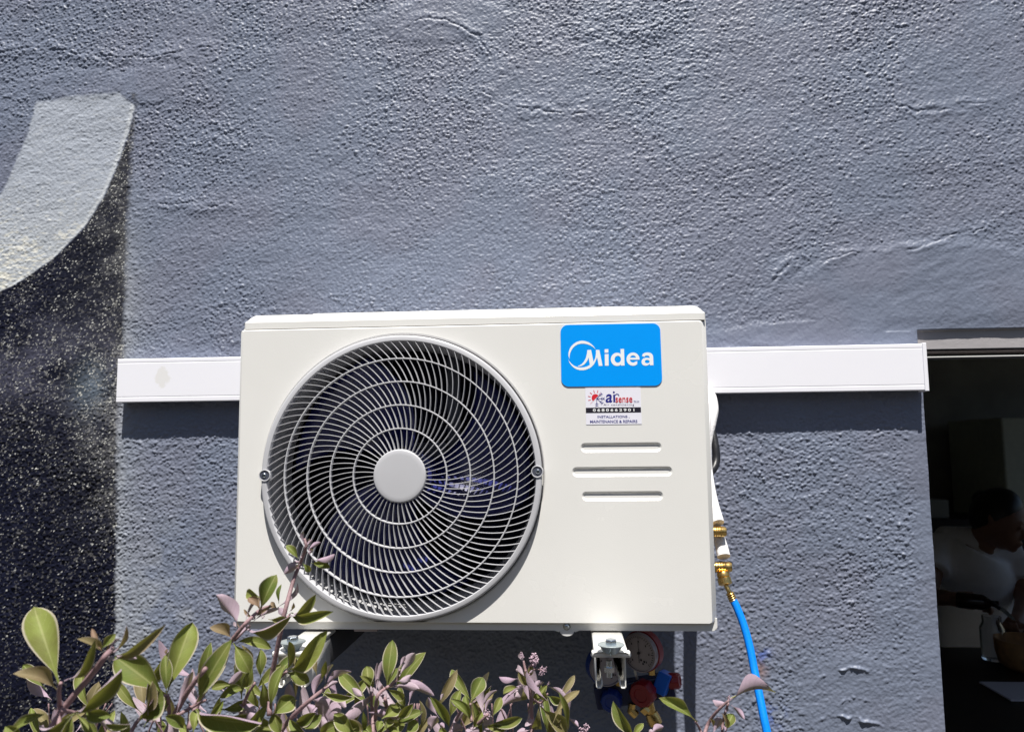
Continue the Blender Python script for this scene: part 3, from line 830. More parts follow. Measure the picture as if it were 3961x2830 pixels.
bm = bmesh.new(); poly(bm, pts5([(419, 1250), (1188, 1242), (1190, 1314), (420, 1323)], ys)); obj('phone_strip', bm, BLACKPR, st, keep=1)
bm = bmesh.new(); text_mesh(bm, '0680662901', [(517, 1263), (1096, 1259), (1097, 1300), (518, 1305)], ys - .0002, bold=.03, space=1.5); obj('phone_number', bm, INK, st, keep=1)
bm = bmesh.new()
text_mesh(bm, 'INSTALLATIONS ,', [(582, 1360), (1027, 1356), (1029, 1396), (583, 1400)], ys, bold=.015)
obj('services_line', bm, NAVYI, st, keep=1); bm = bmesh.new(); text_mesh(bm, 'MAINTENANCE & REPAIRS', [(478, 1424), (1137, 1419), (1139, 1460), (479, 1464)], ys, bold=.015)
obj('services_line', bm, NAVYI, st, keep=1); bm = bmesh.new(); text_mesh(bm, 'a', [(693, 1060), (788, 1058), (790, 1178), (694, 1180)], ys, bold=.02, shear=.15)
poly(bm, pts5([(800, 1068), (828, 1066), (830, 1172), (803, 1174)], ys - .00005)); poly(bm, pts5(ell(810, 1034, 14, 14, 14), ys))
bar(bm, 822, 1078, 848, 1058, 10, ys - .0001); bar(bm, 846, 1058, 872, 1062, 10, ys - .00015); bar(bm, 870, 1060, 884, 1084, 9, ys - .0002)
obj('company_name', bm, NAVYI, st, keep=1); bm = bmesh.new(); text_mesh(bm, 'Pty Ltd', [(1088, 1150), (1162, 1150), (1162, 1170), (1088, 1170)], ys, bold=.01)
bar(bm, 1088, 1175, 1162, 1174, 3, ys)
obj('company_suffix', bm, NAVYI, st, keep=1); bm = bmesh.new()
for a_ in (0, 40, 88, -38):                       # snow crystal arms
    ex, ey = 570 + 112 * math.cos(math.radians(a_)), 1122 + 112 * math.sin(math.radians(a_))
    if a_ == -38: ex, ey = 570 + 105 * math.cos(math.radians(-46)), 1122 + 105 * math.sin(math.radians(-46))
    bar(bm, 570, 1122, ex, ey, 7, ys - .00005)
    for f in (.55, .8):
        mx0, my0 = 570 + (ex - 570) * f, 1122 + (ey - 1122) * f
        for sg in (-1, 1):
            aa = math.atan2(ey - 1122, ex - 570) + sg * .8; bar(bm, mx0, my0, mx0 + 30 * math.cos(aa), my0 + 30 * math.sin(aa), 5, ys - .0001 * sg - .00012)
obj('snow_crystal', bm, NAVYI, st, keep=1)
bm = bmesh.new(); text_mesh(bm, 'Air conditioning', [(667, 1194), (1092, 1192), (1093, 1228), (668, 1228)], ys, bold=.005, space=1.25); obj('trade_line', bm, GREYI, st, keep=1)
bm = bmesh.new(); text_mesh(bm, 'sense', [(833, 1108), (1068, 1104), (1070, 1174), (834, 1176)], ys - .0003, bold=.005)
obj('company_name', bm, REDI, st, keep=1); bm = bmesh.new()
poly(bm, pts5([(516, 1158)] + ell(552, 1112, 52, 54, 18, 130, 322) + [(598, 1076)], ys))
for x0, y0, x1, y1 in ((452, 1148, 488, 1140), (450, 1090, 486, 1098), (478, 1038, 505, 1062), (528, 1006, 540, 1044), (588, 1006, 580, 1044)): bar(bm, x0, y0, x1, y1, 9, ys)
bar(bm, 480, 1196, 632, 1040, 3, ys - .0004)
obj('sun_emblem', bm, REDI, st, keep=1)

# ---- feet with bolts, and the brackets that carry them
BRKTSHADE = mat('bracket_shade', (.035, .035, .04), .5, metal=.3, noise=.15)  # dark colour stands in for shade on the rear of the brackets
def foot_and_bracket(u_c, v_bolt, wid, lab, first):
    zf = -0.0035
    c = Pz(u_c, v_bolt, zf + .0125); x = c.x
    yf = Pz(u_c, 2521, zf).y; hw = wid / 2
    bm = bmesh.new()
    # foot plate with up-turned rounded rim, profile lofted from the unit to the front
    secs = [(FY + .03, hw * .84, 0.0), (c.y + .018, hw * .86, 0), (c.y + .002, hw * .92, 0), (yf + .010, hw * 1.0, 0), (yf + .003, hw * 1.0, 0.0), (yf, hw * .96, -.0012)]
    L = []
    for y_, h_, dz in secs:
        L.append([bm.verts.new((x + sx * h_, y_, zf + dz + e)) for sx, e in ((-1, -.005), (-.96, -.0005), (-.86, .0), (.86, .0), (.96, -.0005), (1, -.005))])
    for a_, b_ in zip(L, L[1:]):
        for k in range(5): bm.faces.new((a_[k], a_[k + 1], b_[k + 1], b_[k]))
    fl = L[-1]; lo = [bm.verts.new((v.co.x, v.co.y - .0004, zf - .0065)) for v in fl]
    for k in range(5): bm.faces.new((fl[k], fl[k + 1], lo[k + 1], lo[k]))
    ft = obj('foot', bm, BRKT, ac, smooth=True, angle=35)
    m_ = ft.modifiers.new('solid', 'SOLIDIFY'); m_.thickness = .0014; m_.offset = -1
    bm = bmesh.new(); lathe(bm, (x, c.y, zf), (0, 0, 1), [(.0085, .0002), (.0095, .001), (.0158, .0098), (.0176, .0106), (.0176, .0114), (.0168, .0118), (.006, .0120), (0, .0120)], n=36)
    obj('washer', bm, RUBBER, ft, smooth=True, angle=50)
    bm = bmesh.new(); lathe(bm, (x, c.y, zf), (0, 0, 1), [(.0078, .0118), (.0078, .0172), (.0066, .0182), (0, .0182)], n=6)
    obj('hex_bolt', bm, STEEL, ft, bevel=.0004)
    # channel bracket
    zt = zf - .0085; h = .041; w2 = .0195; th = .0014; yfr = yf + .012
    br = thing('wall_bracket', lab, 'bracket', (x, 0, zt - h), 'brackets carrying the air conditioner')
    out = [(-w2, -h + .002), (-w2, 0), (w2, 0), (w2, -h + .002), (w2 - .0015, -h), (w2 - .0055, -h), (w2 - .0075, -h + .003), (w2 - .0075, -h + .009)]
    path = [(-w2 + .0075, -h + .009), (-w2 + .0075, -h + .003), (-w2 + .0055, -h), (-w2 + .0015, -h), (-w2, -h + .002), (-w2, -.0015), (-w2 + .0015, 0), (w2 - .0015, 0), (w2, -.0015), (w2, -h + .002), (w2 - .0015, -h), (w2 - .0055, -h), (w2 - .0075, -h + .003), (w2 - .0075, -h + .009)]
    bm = bmesh.new(); a_ = [bm.verts.new((x + p_[0], yfr, zt + p_[1])) for p_ in path]; b_ = [bm.verts.new((x + p_[0], -.262, zt + p_[1])) for p_ in path]
    for k in range(len(path) - 1): bm.faces.new((a_[k], a_[k + 1], b_[k + 1], b_[k]))
    arm = obj('arm', bm, BRKT, br, smooth=True, angle=35); m_ = arm.modifiers.new('solid', 'SOLIDIFY'); m_.thickness = th; m_.offset = 0
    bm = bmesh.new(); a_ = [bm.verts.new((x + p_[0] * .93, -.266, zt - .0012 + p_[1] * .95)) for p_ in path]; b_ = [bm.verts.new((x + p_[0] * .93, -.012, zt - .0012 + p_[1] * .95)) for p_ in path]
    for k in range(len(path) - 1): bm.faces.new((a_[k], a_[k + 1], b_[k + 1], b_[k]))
    ra = obj('rear_arm', bm, BRKTSHADE, br, smooth=True, angle=35); m_ = ra.modifiers.new('solid', 'SOLIDIFY'); m_.thickness = th; m_.offset = 0
    bm = bmesh.new(); box(bm, x - .02, x + .02, -.0115, -.004, zt - .041, zt + .38); obj('wall_plate', bm, BRKTSHADE, br, bevel=.001)
    bm = bmesh.new(); tube(bm, [(x - .003, c.y, zt - .001), (x - .003, c.y, zt - .022)], .004, 12); lathe(bm, (x - .003, c.y, zt - .009), (0, 0, -1), [(0, 0), (.0075, 0), (.0075, .006), (0, .006)], n=6); obj('bolt_end', bm, STEEL, br)
    return c


foot_and_bracket(2363, 2487, .051, 'white steel wall bracket under the right foot, in front of the pressure gauges', 0)
foot_and_bracket(1132, 2476, .051, 'white steel wall bracket under the left foot, half hidden behind leaves', 1)

# ---- service valves (brass), at the right side of the unit
def valve(u, v, y, ln):
    p = P(u, v, y); xs = W - .030
    bm = bmesh.new(); x1 = p.x
    lathe(bm, (xs, p.y, p.z), (1, 0, 0), [(0, 0), (.010, 0), (.010, ln * .35), (.0072, ln * .38), (.0072, ln * .6), (.0082, ln * .62), (.0082, ln * .93), (.0068, ln), (0, ln)], n=24)
    vv = obj('service_valve', bm, BRASS, ac, smooth=True, angle=35)
    bm = bmesh.new()
    for k in range(4): lathe(bm, (xs + ln * (.66 + .06 * k), p.y, p.z), (1, 0, 0), [(.0080, 0), (.0088, ln * .015), (.0080, ln * .03)], n=24)
    obj('thread', bm, BRASS, vv, smooth=True)
    bm = bmesh.new(); lathe(bm, (xs + ln * .3, p.y, p.z + .006), (-.15, 0, 1), [(.008, 0), (.008, .006), (.0105, .007), (.0105, .016), (0, .0165)], n=6)
    obj('flare_nut', bm, BRASS, vv, bevel=.0005)
    return p


yv_ = -.20
pv1 = P(2808, 2055, yv_); pv2 = P(2829, 2192, yv_)
valve(2814, 2055, yv_, pv1.x - W + .030); valve(2836, 2192, yv_, pv2.x - W + .030)

# ---- insulated pipes and cables at the right
def pipe(name, pix, r, m_, label, cat, n=8, group=None):
    bm = bmesh.new(); tube(bm, smooth_path([P(*q) for q in pix], n), r, 18); o_ = obj(name, bm, m_, None, smooth=True, angle=60)
    return tag(o_, label, cat, group)


pipe('insulated_pipe', [(2720, 1505, -.028), (2741, 1540, -.045), (2749, 1585, -.06), (2742, 1640, -.075), (2732, 1720, -.09), (2735, 1820, -.13), (2752, 1930, -.17), (2778, 2022, -.198)], [.0115, .014, .0135, .012, .009, .009, .0095, .0095], FOAM,
     'white insulated pipe bulging from under the trunking down to the upper brass valve', 'pipe', group='insulated pipes')
pipe('insulated_pipe', [(2715, 1510, -.02), (2722, 1600, -.08), (2725, 1750, -.12), (2735, 1900, -.15), (2768, 2040, -.18), (2790, 2110, -.19), (2800, 2152, -.2)], [.011, .012, .0105, .0095, .0095, .010], FOAM,
     'white insulated pipe ending at the lower brass valve above the blue hose', 'pipe', group='insulated pipes')
pipe('power_cable', [(2738, 1610, -.06), (2756, 1660, -.075), (2768, 1730, -.085), (2770, 1780, -.09), (2758, 1815, -.10), (2735, 1830, -.11), (2700, 1850, -.12)], [.004, .005, .0065, .007, .0065, .006, .005], BLACKC,
     'black cable looping out beside the right edge of the unit', 'cable')

# ---- charging hose
hs = thing('charging_hose', 'bright blue charging hose with brass end hanging from the lower valve', 'hose', tuple(P(2800, 2230, -.205)))
bm = bmesh.new()
a1 = P(2795, 2212, -.205); a2 = P(2806, 2258, -.21); dd = (a2 - a1)
lathe(bm, a1, dd, [(0, 0), (.0085, 0), (.0095, .003), (.0095, .0065), (.0085, .0075), (.0102, .009), (.0102, .018), (.006, .020), (0, .020)], n=24)
obj('knurled_nut', bm, BRASS, hs, smooth=True, angle=35)
bm = bmesh.new(); tube(bm, smooth_path([P(2803, 2245, -.21), P(2808, 2262, -.212), P(2818, 2282, -.215), P(2824, 2298, -.216)], 5), .0034, 14)
for k in range(4):
    q0 = P(2823 + k * 3.4, 2292 + k * 8.0, -.216); q1 = P(2823 + (k + .85) * 3.4, 2292 + (k + .85) * 8.0, -.216); tube(bm, [q0, q0 + (q1 - q0) * .3, q0 + (q1 - q0) * .7, q1], [.0052, .0062, .0062, .0052], 18)
obj('ferrule', bm, BRASS, hs, smooth=True, angle=50)
bm = bmesh.new(); tube(bm, smooth_path([P(2836, 2320, -.216), P(2852, 2352, -.22), P(2878, 2420, -.228), P(2900, 2500, -.238), P(2918, 2590, -.25), P(2936, 2680, -.265), P(2956, 2780, -.28), P(2972, 2860, -.29), P(2990, 3000, -.31)], 8), .0058, 20)
obj('hose', bm, BLUEHOSE, hs, smooth=True, angle=180)

# ---- gauge manifold hanging under the unit
def c7(x, y, d): return P(2200 + x / 2.841, 2350 + y / 2.841, d)


mf = thing('gauge_manifold', 'manifold with red and blue pressure gauges hanging in the shade below the unit', 'gauge manifold', tuple(c7(760, 850, -.10)))


BEZ = mat('gauge_bezel', (.30, .26, .28), .25, coat=.5)


def gauge(c, nrm, R, cm, ang):
    nrm = Vector(nrm).normalized(); upv = Vector((0, 0, 1)); sx = nrm.cross(upv).normalized() * -1; uz = sx.cross(nrm) * -1
    if uz.z < 0: uz = -uz
    bm = bmesh.new(); lathe(bm, c, nrm, [(0, -.026), (R * .86, -.026), (R * 1.02, -.021), (R * 1.05, -.007), (R * .98, -.006), (0, -.006)], n=48)
    cs = obj('gauge_case', bm, cm, mf, smooth=True, angle=40)
    bm = bmesh.new(); lathe(bm, c, nrm, [(R * .99, -.0065), (R * 1.0, .001), (R * .97, .0035), (R * .93, .0035), (R * .92, .0005), (R * .9, -.001)], n=48)
    obj('bezel', bm, BEZ, cs, smooth=True, angle=40)
    bm = bmesh.new(); lathe(bm, c, nrm, [(R * .915, .001), (0, .0012)], n=40); dl = obj('dial', bm, GLASSD, cs)
    bm = bmesh.new()

    def onface(a_, r_, h=.0018): return c + nrm * h + (sx * math.sin(a_) + uz * math.cos(a_)) * r_
    for k in range(31):
        a_ = math.radians(-135 + 270 * k / 30); r0 = R * (.70 if k % 5 == 0 else .76); wdt = R * .016
        d_ = (onface(a_, 1) - onface(a_, 0)).normalized(); sd_ = d_.cross(nrm) * wdt
        bm.faces.new([bm.verts.new(p_) for p_ in (onface(a_, r0) - sd_, onface(a_, R * .84) - sd_, onface(a_, R * .84) + sd_, onface(a_, r0) + sd_)])
    for k in range(7):
        a_ = math.radians(-135 + 45 * k); p_ = onface(a_, R * .58); e = R * .05
        bm.faces.new([bm.verts.new(p_ + sx * i * e * .6 + uz * j * e) for i, j in ((-1, -1), (1, -1), (1, 1), (-1, 1))])
    for i, j in ((.1, -.35), (.28, -.4), (.2, -.52)):
        p_ = c + nrm * .0018 + sx * i * R + uz * j * R; bm.faces.new([bm.verts.new(p_ + (sx * math.cos(q) + uz * math.sin(q)) * R * .06) for q in np.linspace(0, 5.6, 8)])
    obj('dial_marks', bm, BLACKPR, dl, keep=1)
    bm = bmesh.new(); d_ = (onface(ang, 1) - onface(ang, 0)).normalized(); sd_ = d_.cross(nrm)
    tip = c + nrm * .003 + d_ * R * .62; tail = c + nrm * .003 - d_ * R * .5
    bm.faces.new([bm.verts.new(p_) for p_ in (tail - sd_ * R * .02, tip - sd_ * R * .012, tip + sd_ * R * .012, tail + sd_ * R * .02)])
    lathe(bm, c + nrm * .0025, nrm, [(R * .07, 0), (R * .07, .002), (0, .002)], n=16)
    obj('needle', bm, BLACKPR, cs, keep=1)


cr_g = c7(778, 490, -.13); cb_g = c7(430, 655, -.13)
gauge(cr_g, (-.60, -.80, -.08), .0315, REDP, math.radians(0)); gauge(cb_g, (.35, -.93, -.08), .030, BLUEP, math.radians(-10))
for nm_, prts in (('gauge_stem', [([(910, 640), (915, 730)], .006, 8)]), ('gauge_stem', [([(560, 770), (550, 850)], .006, 8)]),
                 ('hose_fitting', [([(880, 1040), (905, 1150)], .008, 12), ([(820, 1080), (870, 1125)], .010, 6), ([(905, 1150), (925, 1200), (955, 1270)], [.010, .0115, .0115], 16), ([(955, 1270), (980, 1330)], .005, 12)]),
                 ('hose_fitting', [([(700, 1050), (680, 1150)], .006, 8), ([(680, 1120), (740, 1180)], .007, 8)])):
    bm = bmesh.new()
    for pp_, r_, n_ in prts: tube(bm, [c7(x_, y_, -.11) for x_, y_ in pp_], r_, n_)
    obj(nm_, bm, BRASS, mf, smooth=True, angle=35)
bm = bmesh.new(); q = c7(780, 880, -.095)
rotm = Matrix.Translation(q) @ Matrix.Rotation(math.radians(-10), 4, 'Y')
box(bm, -.075, .055, -.014, .014, -.02, .016, rotm)
obj('manifold_body', bm, mat('manifold_blue', (0.004, 0.010, 0.06), .3), mf, bevel=.003)
bm = bmesh.new(); q = c7(1045, 820, -.105); rotm = Matrix.Translation(q) @ Matrix.Rotation(math.radians(22), 4, 'Y') @ Matrix.Rotation(math.radians(-25), 4, 'Z')
box(bm, -.011, .011, -.016, .016, -.017, .017, rotm); obj('side_clamp', bm, mat('sunlit_clamp_blue', (0.0, 0.12, 0.62), .35), mf, bevel=.002)  # brighter copy of the blue, sunlight put into the clamp's colour


def knob(c, ax, R, L_, m_):
    bm = bmesh.new(); n = 36; s_, t_, d_ = frame(ax); rings = []
    for h_, f_ in ((0, .8), (.15, 1), (.8, 1), (1, .86), (1.0, .55), (.93, .5), (.93, .01)):
        rings.append([Vector(c) + d_ * h_ * L_ + (s_ * math.cos(2 * math.pi * k / n) + t_ * math.sin(2 * math.pi * k / n)) * R * f_ * (1 + (.05 * math.cos(9 * 2 * math.pi * k / n) if .1 < h_ < .95 and f_ > .9 else 0)) for k in range(n)])
    rs = loops(bm, rings); bm.faces.new(rs[-1]); bm.faces.new(rs[0][::-1])
    return obj('valve_knob', bm, m_, mf, smooth=True, angle=35)


knob(c7(1090, 800, -.105), (1, -.35, .12), .0125, .02, REDP); knob(c7(845, 905, -.105), (-.5, -1, -.1), .0205, .024, REDP); knob(c7(480, 985, -.105), (-.2, -1, -.1), .017, .022, BLUEP)
bm = bmesh.new(); tube(bm, smooth_path([c7(760, 850, -.1), c7(752, 780, -.1), c7(735, 720, -.115), c7(728, 650, -.115), c7(735, 300, -.1), c7(760, 100, -.1)], 5), .0022, 10); obj('hanging_hook', bm, WHT, mf, smooth=True)

# ------------------------------------------------------------------ things in the room
KP = 1.5775


def cp(x, y, d): return P(3561 + x / KP, 1800 + y / KP, d)


SKIN = mat('brown_skin', (0.26, 0.13, 0.085), 0.5, noise=0.05, nscale=30); SHIRT = mat('white_shirt', (0.92, 0.91, 0.95), 0.85, noise=0.05, nscale=12, bump=0.4, bscale=30)
HAIR = mat('black_hair', (0.012, 0.009, 0.008), 0.4, noise=0.2); DY = 1.95


def remesh(bm, voxel, name, m_, parent, sm_it=4):
    o_ = obj(name, bm, m_, parent, smooth=True, angle=180)
    r_ = o_.modifiers.new('remesh', 'REMESH'); r_.mode = 'VOXEL'; r_.voxel_size = voxel; r_.use_smooth_shade = True
    s_ = o_.modifiers.new('smooth', 'SMOOTH'); s_.factor = .5; s_.iterations = sm_it
    return o_


pr = thing('person', 'person in white T-shirt with dark tied-back hair leaning over a table indoors', 'person', (cp(300, 600, DY).x, DY, -1.31))
hd = cp(480, 330, DY - .08); nk = cp(385, 445, DY - .03); ch = cp(330, 600, DY); ws = cp(330, 900, DY + .12); hip = cp(330, 1250, DY + .25)
shl = cp(120, 470, DY + .02); shr = cp(575, 560, DY - .02)
bm = bmesh.new()
Rh = Matrix.Rotation(math.radians(40), 3, 'Y')
ellipsoid(bm, hd, (.078, .095, .105), 24, Rh)
fc = Vector((.55, -.62, -.35)).normalized()                       # the way the face looks: down and to the right
rightv = fc.cross(Vector((.3, 0, 1))).normalized(); upf = rightv.cross(fc).normalized()
ellipsoid(bm, hd + fc * .045 - upf * .045, (.05, .055, .062), 18, Rh)           # jaw
ellipsoid(bm, hd + fc * .085 - upf * .085, (.018, .018, .014), 12)               # chin
tube(bm, [hd + fc * .082 + upf * .012, hd + fc * .100 - upf * .012, hd + fc * .108 - upf * .030], [.006, .010, .014], 12)   # nose
ellipsoid(bm, hd + fc * .094 - upf * .056, (.021, .012, .008), 12)               # lips
ellipsoid(bm, hd + fc * .094 - upf * .066, (.018, .012, .007), 12)
for sg in (-1, 1):
    ellipsoid(bm, hd + fc * .082 + rightv * sg * .032 + upf * .004, (.014, .012, .010), 12)    # eyelids
    tube(bm, [hd + fc * .086 + rightv * sg * .014 + upf * .022, hd + fc * .084 + rightv * sg * .034 + upf * .027, hd + fc * .07 + rightv * sg * .052 + upf * .02], .006, 8)
    ellipsoid(bm, hd + rightv * sg * .082 - fc * .005 - upf * .012, (.012, .018, .030), 12)     # ear
tube(bm, smooth_path([hd - upf * .05 - fc * .01, nk, (nk + ch) / 2], 5), [.055, .056, .075], 20)
tube(bm, smooth_path([(nk + ch) / 2, ch, ws, hip], 5), [.09, .135, .13, .155], 24)
tube(bm, [shl, (shl + shr) / 2 + Vector((0, .01, .0)), shr], [.058, .08, .058], 20)
ell_ = cp(45, 760, DY - .12); wrl = cp(190, 812, DY - .28); elr = cp(640, 800, DY - .1); wrr = cp(600, 930, DY - .28)
tube(bm, smooth_path([shl, ell_, wrl], 6), [.05, .044, .036, .026], 16); tube(bm, smooth_path([shr, elr, wrr], 6), [.05, .044, .036, .026], 16)


def hand(bm, w_, d_, side):
    d_ = Vector(d_).normalized(); s_ = d_.cross(Vector((0, 0, 1))).normalized() * side; n_ = s_.cross(d_)
    tube(bm, [w_ - d_ * .01, w_ + d_ * .03, w_ + d_ * .075], [.024, .032, .034], 14)
    for i, L_ in enumerate((.062, .072, .068, .052)):
        b_ = w_ + d_ * .075 + s_ * (.027 - .018 * i)
        tube(bm, smooth_path([b_ - d_ * .01, b_ + d_ * L_ * .45, b_ + d_ * L_ * .75 - n_ * .02, b_ + d_ * L_ * .7 - n_ * .045], 4), [.0095, .009, .008, .007], 10)
    t_ = w_ + d_ * .025 + s_ * .028; tube(bm, smooth_path([t_, t_ + d_ * .022 + s_ * .022, t_ + d_ * .05 + s_ * .018 - n_ * .018], 4), [.012, .010, .008], 10)


hand(bm, wrl, (1, -.25, -.05), 1); hand(bm, wrr, (-.6, -.6, -.25), -1)
for sg in (-1, 1):
    tube(bm, smooth_path([hip + Vector((sg * .085, 0, -.02)), hip + Vector((sg * .1, .02, -.42)), hip + Vector((sg * .1, .05, -.02 - (hip.z + 1.24)))], 5), [.085, .06, .04], 16)
    f_ = Vector((hip.x + sg * .1, hip.y + .05, -1.28)); ellipsoid(bm, f_ + Vector((0, -.06, 0)), (.045, .12, .035), 14)
body = remesh(bm, .006, 'body', SKIN, pr)
bm = bmesh.new()
tube(bm, smooth_path([nk + (ch - nk) * .42, ch, ws, hip + Vector((0, 0, .04))], 5), [.115, .152, .146, .165], 28)
tube(bm, [shl + Vector((-.01, 0, 0)), (shl + shr) / 2 + Vector((0, .012, .004)), shr + Vector((.01, 0, 0))], [.07, .092, .07], 22)
for a_, b_ in ((shl, ell_), (shr, elr)): tube(bm, [a_, a_ + (b_ - a_) * .5, a_ + (b_ - a_) * .62], [.066, .064, .066], 18)
remesh(bm, .008, 't_shirt', SHIRT, pr, 6)
bm = bmesh.new()
ellipsoid(bm, hd - fc * .022 + upf * .022, (.088, .102, .108), 24, Rh)
ellipsoid(bm, cp(372, 205, DY), (.034, .04, .034), 14)
geom = bm.verts[:] + bm.edges[:] + bm.faces[:]
bmesh.ops.bisect_plane(bm, geom=geom, plane_co=hd + fc * .035 - upf * .02, plane_no=(fc - upf * .75).normalized(), clear_outer=True)
obj('hair', bm, HAIR, pr, smooth=True, angle=180)
bm = bmesh.new(); box(bm, hip.x - .19, hip.x + .19, hip.y - .15, hip.y + .16, hip.z - .6, hip.z + .06)
remesh(bm, .02, 'skirt', mat('dark_skirt', (0.02, 0.02, 0.03), .9), pr, 8)
# dark bottle in the near hand
b0 = cp(215, 815, DY - .33); b1 = cp(330, 828, DY - .36)
bm = bmesh.new(); lathe(bm, b0, b1 - b0, [(0, 0), (.026, .002), (.028, .01), (.028, .085), (.02, .1), (.011, .112), (.011, .135), (0, .136)], n=24)
o_ = obj('bottle', bm, mat('dark_bottle_glass', (.02, .012, .01), .1), None, smooth=True, angle=50); tag(o_, 'dark bottle held in the hand of the person indoors', 'bottle')
# table and what stands on it
TBZ = cp(560, 1210, 1.45).z
tb = thing('table', 'dark wooden kitchen table in front of the person in the dark room', 'table', (1.9, 1.35, -1.31))
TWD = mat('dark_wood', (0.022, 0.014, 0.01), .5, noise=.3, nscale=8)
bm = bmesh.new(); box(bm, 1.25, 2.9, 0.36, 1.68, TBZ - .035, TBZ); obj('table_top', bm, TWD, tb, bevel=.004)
for lx in (1.3, 2.85):
    for ly in (0.42, 1.63):
        bm = bmesh.new(); box(bm, lx - .025, lx + .025, ly - .025, ly + .025, -1.318, TBZ - .036); obj('leg', bm, TWD, tb)
jp = cp(400, 1110, 1.55); jx = jp.x
bm = bmesh.new(); lathe(bm, (jx, 1.5, TBZ + .001), (0, 0, 1), [(0, 0), (.036, .001), (.04, .008), (.04, .11), (.03, .13), (.031, .15), (.027, .15), (.026, .128), (.036, .108), (.036, .01), (0, .008)], n=32)
GL = mat('jar_glass', (.8, .82, .85), .05, trans=1.0)
o_ = obj('jar', bm, GL, None, smooth=True, angle=50); tag(o_, 'clear glass jar standing on the dark table before the person', 'jar')
bx_ = cp(600, 1100, 1.4)
bm = bmesh.new(); lathe(bm, (bx_.x + .02, 1.38, TBZ + .001), (0, 0, 1), [(0, 0), (.07, .001), (.09, .02), (.1, .06), (.101, .1), (.096, .1), (.094, .06), (.083, .025), (0, .012)], n=40)
o_ = obj('bowl', bm, mat('brown_bowl', (.45, .24, .10), .5, noise=.2), None, smooth=True, angle=50); tag(o_, 'round brown bowl on the dark table at the right edge', 'bowl')
bm = bmesh.new(); k0_ = cp(438, 835, DY - .4); k1_ = cp(582, 948, DY - .45); tube(bm, [k0_, k0_ + (k1_ - k0_) * .35], .007, 10)
kn = obj('knife', bm, DARKP, None, smooth=True); tag(kn, 'steel knife held over the bowl by the person indoors', 'knife')
bm = bmesh.new(); d_ = (k1_ - k0_); n_ = Vector((0, 0, 1)).cross(d_).normalized(); up_ = d_.cross(n_).normalized() * .012
q = [k0_ + d_ * .36, k0_ + d_ * .9, k0_ + d_, k0_ + d_ * .36 + up_]
poly(bm, [q[0] - up_ * .4, q[1] - up_ * .4, q[2], q[1] + up_ * .5, q[0] + up_]); obj('blade', bm, STEEL, kn, keep=1)
bm = bmesh.new(); c0 = cp(452, 1268, 1.12); box(bm, c0.x, c0.x + .3, 1.04, 1.22, TBZ + .001, TBZ + .007)
o_ = obj('cutting_board', bm, mat('white_board', (.75, .73, .82), .5), None, bevel=.002); tag(o_, 'white board lying at the front edge of the dark table', 'board')
# back of the room
bm = bmesh.new(); f0 = cp(262, 0, 3.0); box(bm, f0.x, f0.x + .8, 2.6, 3.15, -1.318, P(3850, 1615, 2.6).z)
o_ = obj('cupboard', bm, mat('olive_cupboard', (.55, .57, .47), .5, noise=.05), None, bevel=.01); tag(o_, 'tall pale olive cupboard at the back of the dark room behind the person', 'cupboard')
bm = bmesh.new(); f1 = cp(60, 205, 2.6); f2 = cp(148, 315, 2.6)
box(bm, f1.x - .3, f2.x + .5, 2.5, 2.9, -1.318, f2.z - .002)
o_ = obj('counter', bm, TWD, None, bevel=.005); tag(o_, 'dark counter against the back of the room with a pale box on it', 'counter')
bm = bmesh.new(); box(bm, f1.x - .1, f2.x, 2.55, 2.75, f2.z, f1.z)
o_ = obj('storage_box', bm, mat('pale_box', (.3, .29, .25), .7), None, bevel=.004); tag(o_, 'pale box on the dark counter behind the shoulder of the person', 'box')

# ------------------------------------------------------------------ plants
LEAF = bpy.data.materials.new('leaf'); LEAF.use_nodes = True; t = LEAF.node_tree; b = t.nodes['Principled BSDF']
N = t.nodes.new; Lk = t.links.new


def attr(n_): a_ = N('ShaderNodeAttribute'); a_.attribute_name = n_; return a_


def mixc(f, a_, b_):
    m_ = N('ShaderNodeMix'); m_.data_type = 'RGBA'
    if isinstance(f, float): m_.inputs[0].default_value = f
    else: Lk(f, m_.inputs[0])
    for i_, c_ in ((6, a_), (7, b_)):
        if isinstance(c_, tuple): m_.inputs[i_].default_value = (*c_, 1)
        else: Lk(c_, m_.inputs[i_])
    return m_.outputs[2]


def mrange(x, a_, b_, c_=0.0, d_=1.0):
    m_ = N('ShaderNodeMapRange'); m_.inputs[1].default_value = a_; m_.inputs[2].default_value = b_; m_.inputs[3].default_value = c_; m_.inputs[4].default_value = d_; m_.interpolation_type = 'SMOOTHSTEP'
    Lk(x, m_.inputs[0]); return m_.outputs[0]


lt = attr('leaf'); sp_ = N('ShaderNodeSeparateColor'); Lk(lt.outputs['Color'], sp_.inputs[0])      # R = along, G = |across|, B = tint
tcn = N('ShaderNodeTexCoord'); nn = N('ShaderNodeTexNoise'); nn.inputs['Scale'].default_value = 60; nn.inputs['Detail'].default_value = 4; Lk(tcn.outputs['Object'], nn.inputs['Vector'])
up_g = mixc(sp_.outputs['Blue'], (0.075, 0.115, 0.022), (0.20, 0.235, 0.055))
up_g = mixc(mrange(nn.outputs['Fac'], .35, .7), up_g, (0.15, 0.16, 0.04))
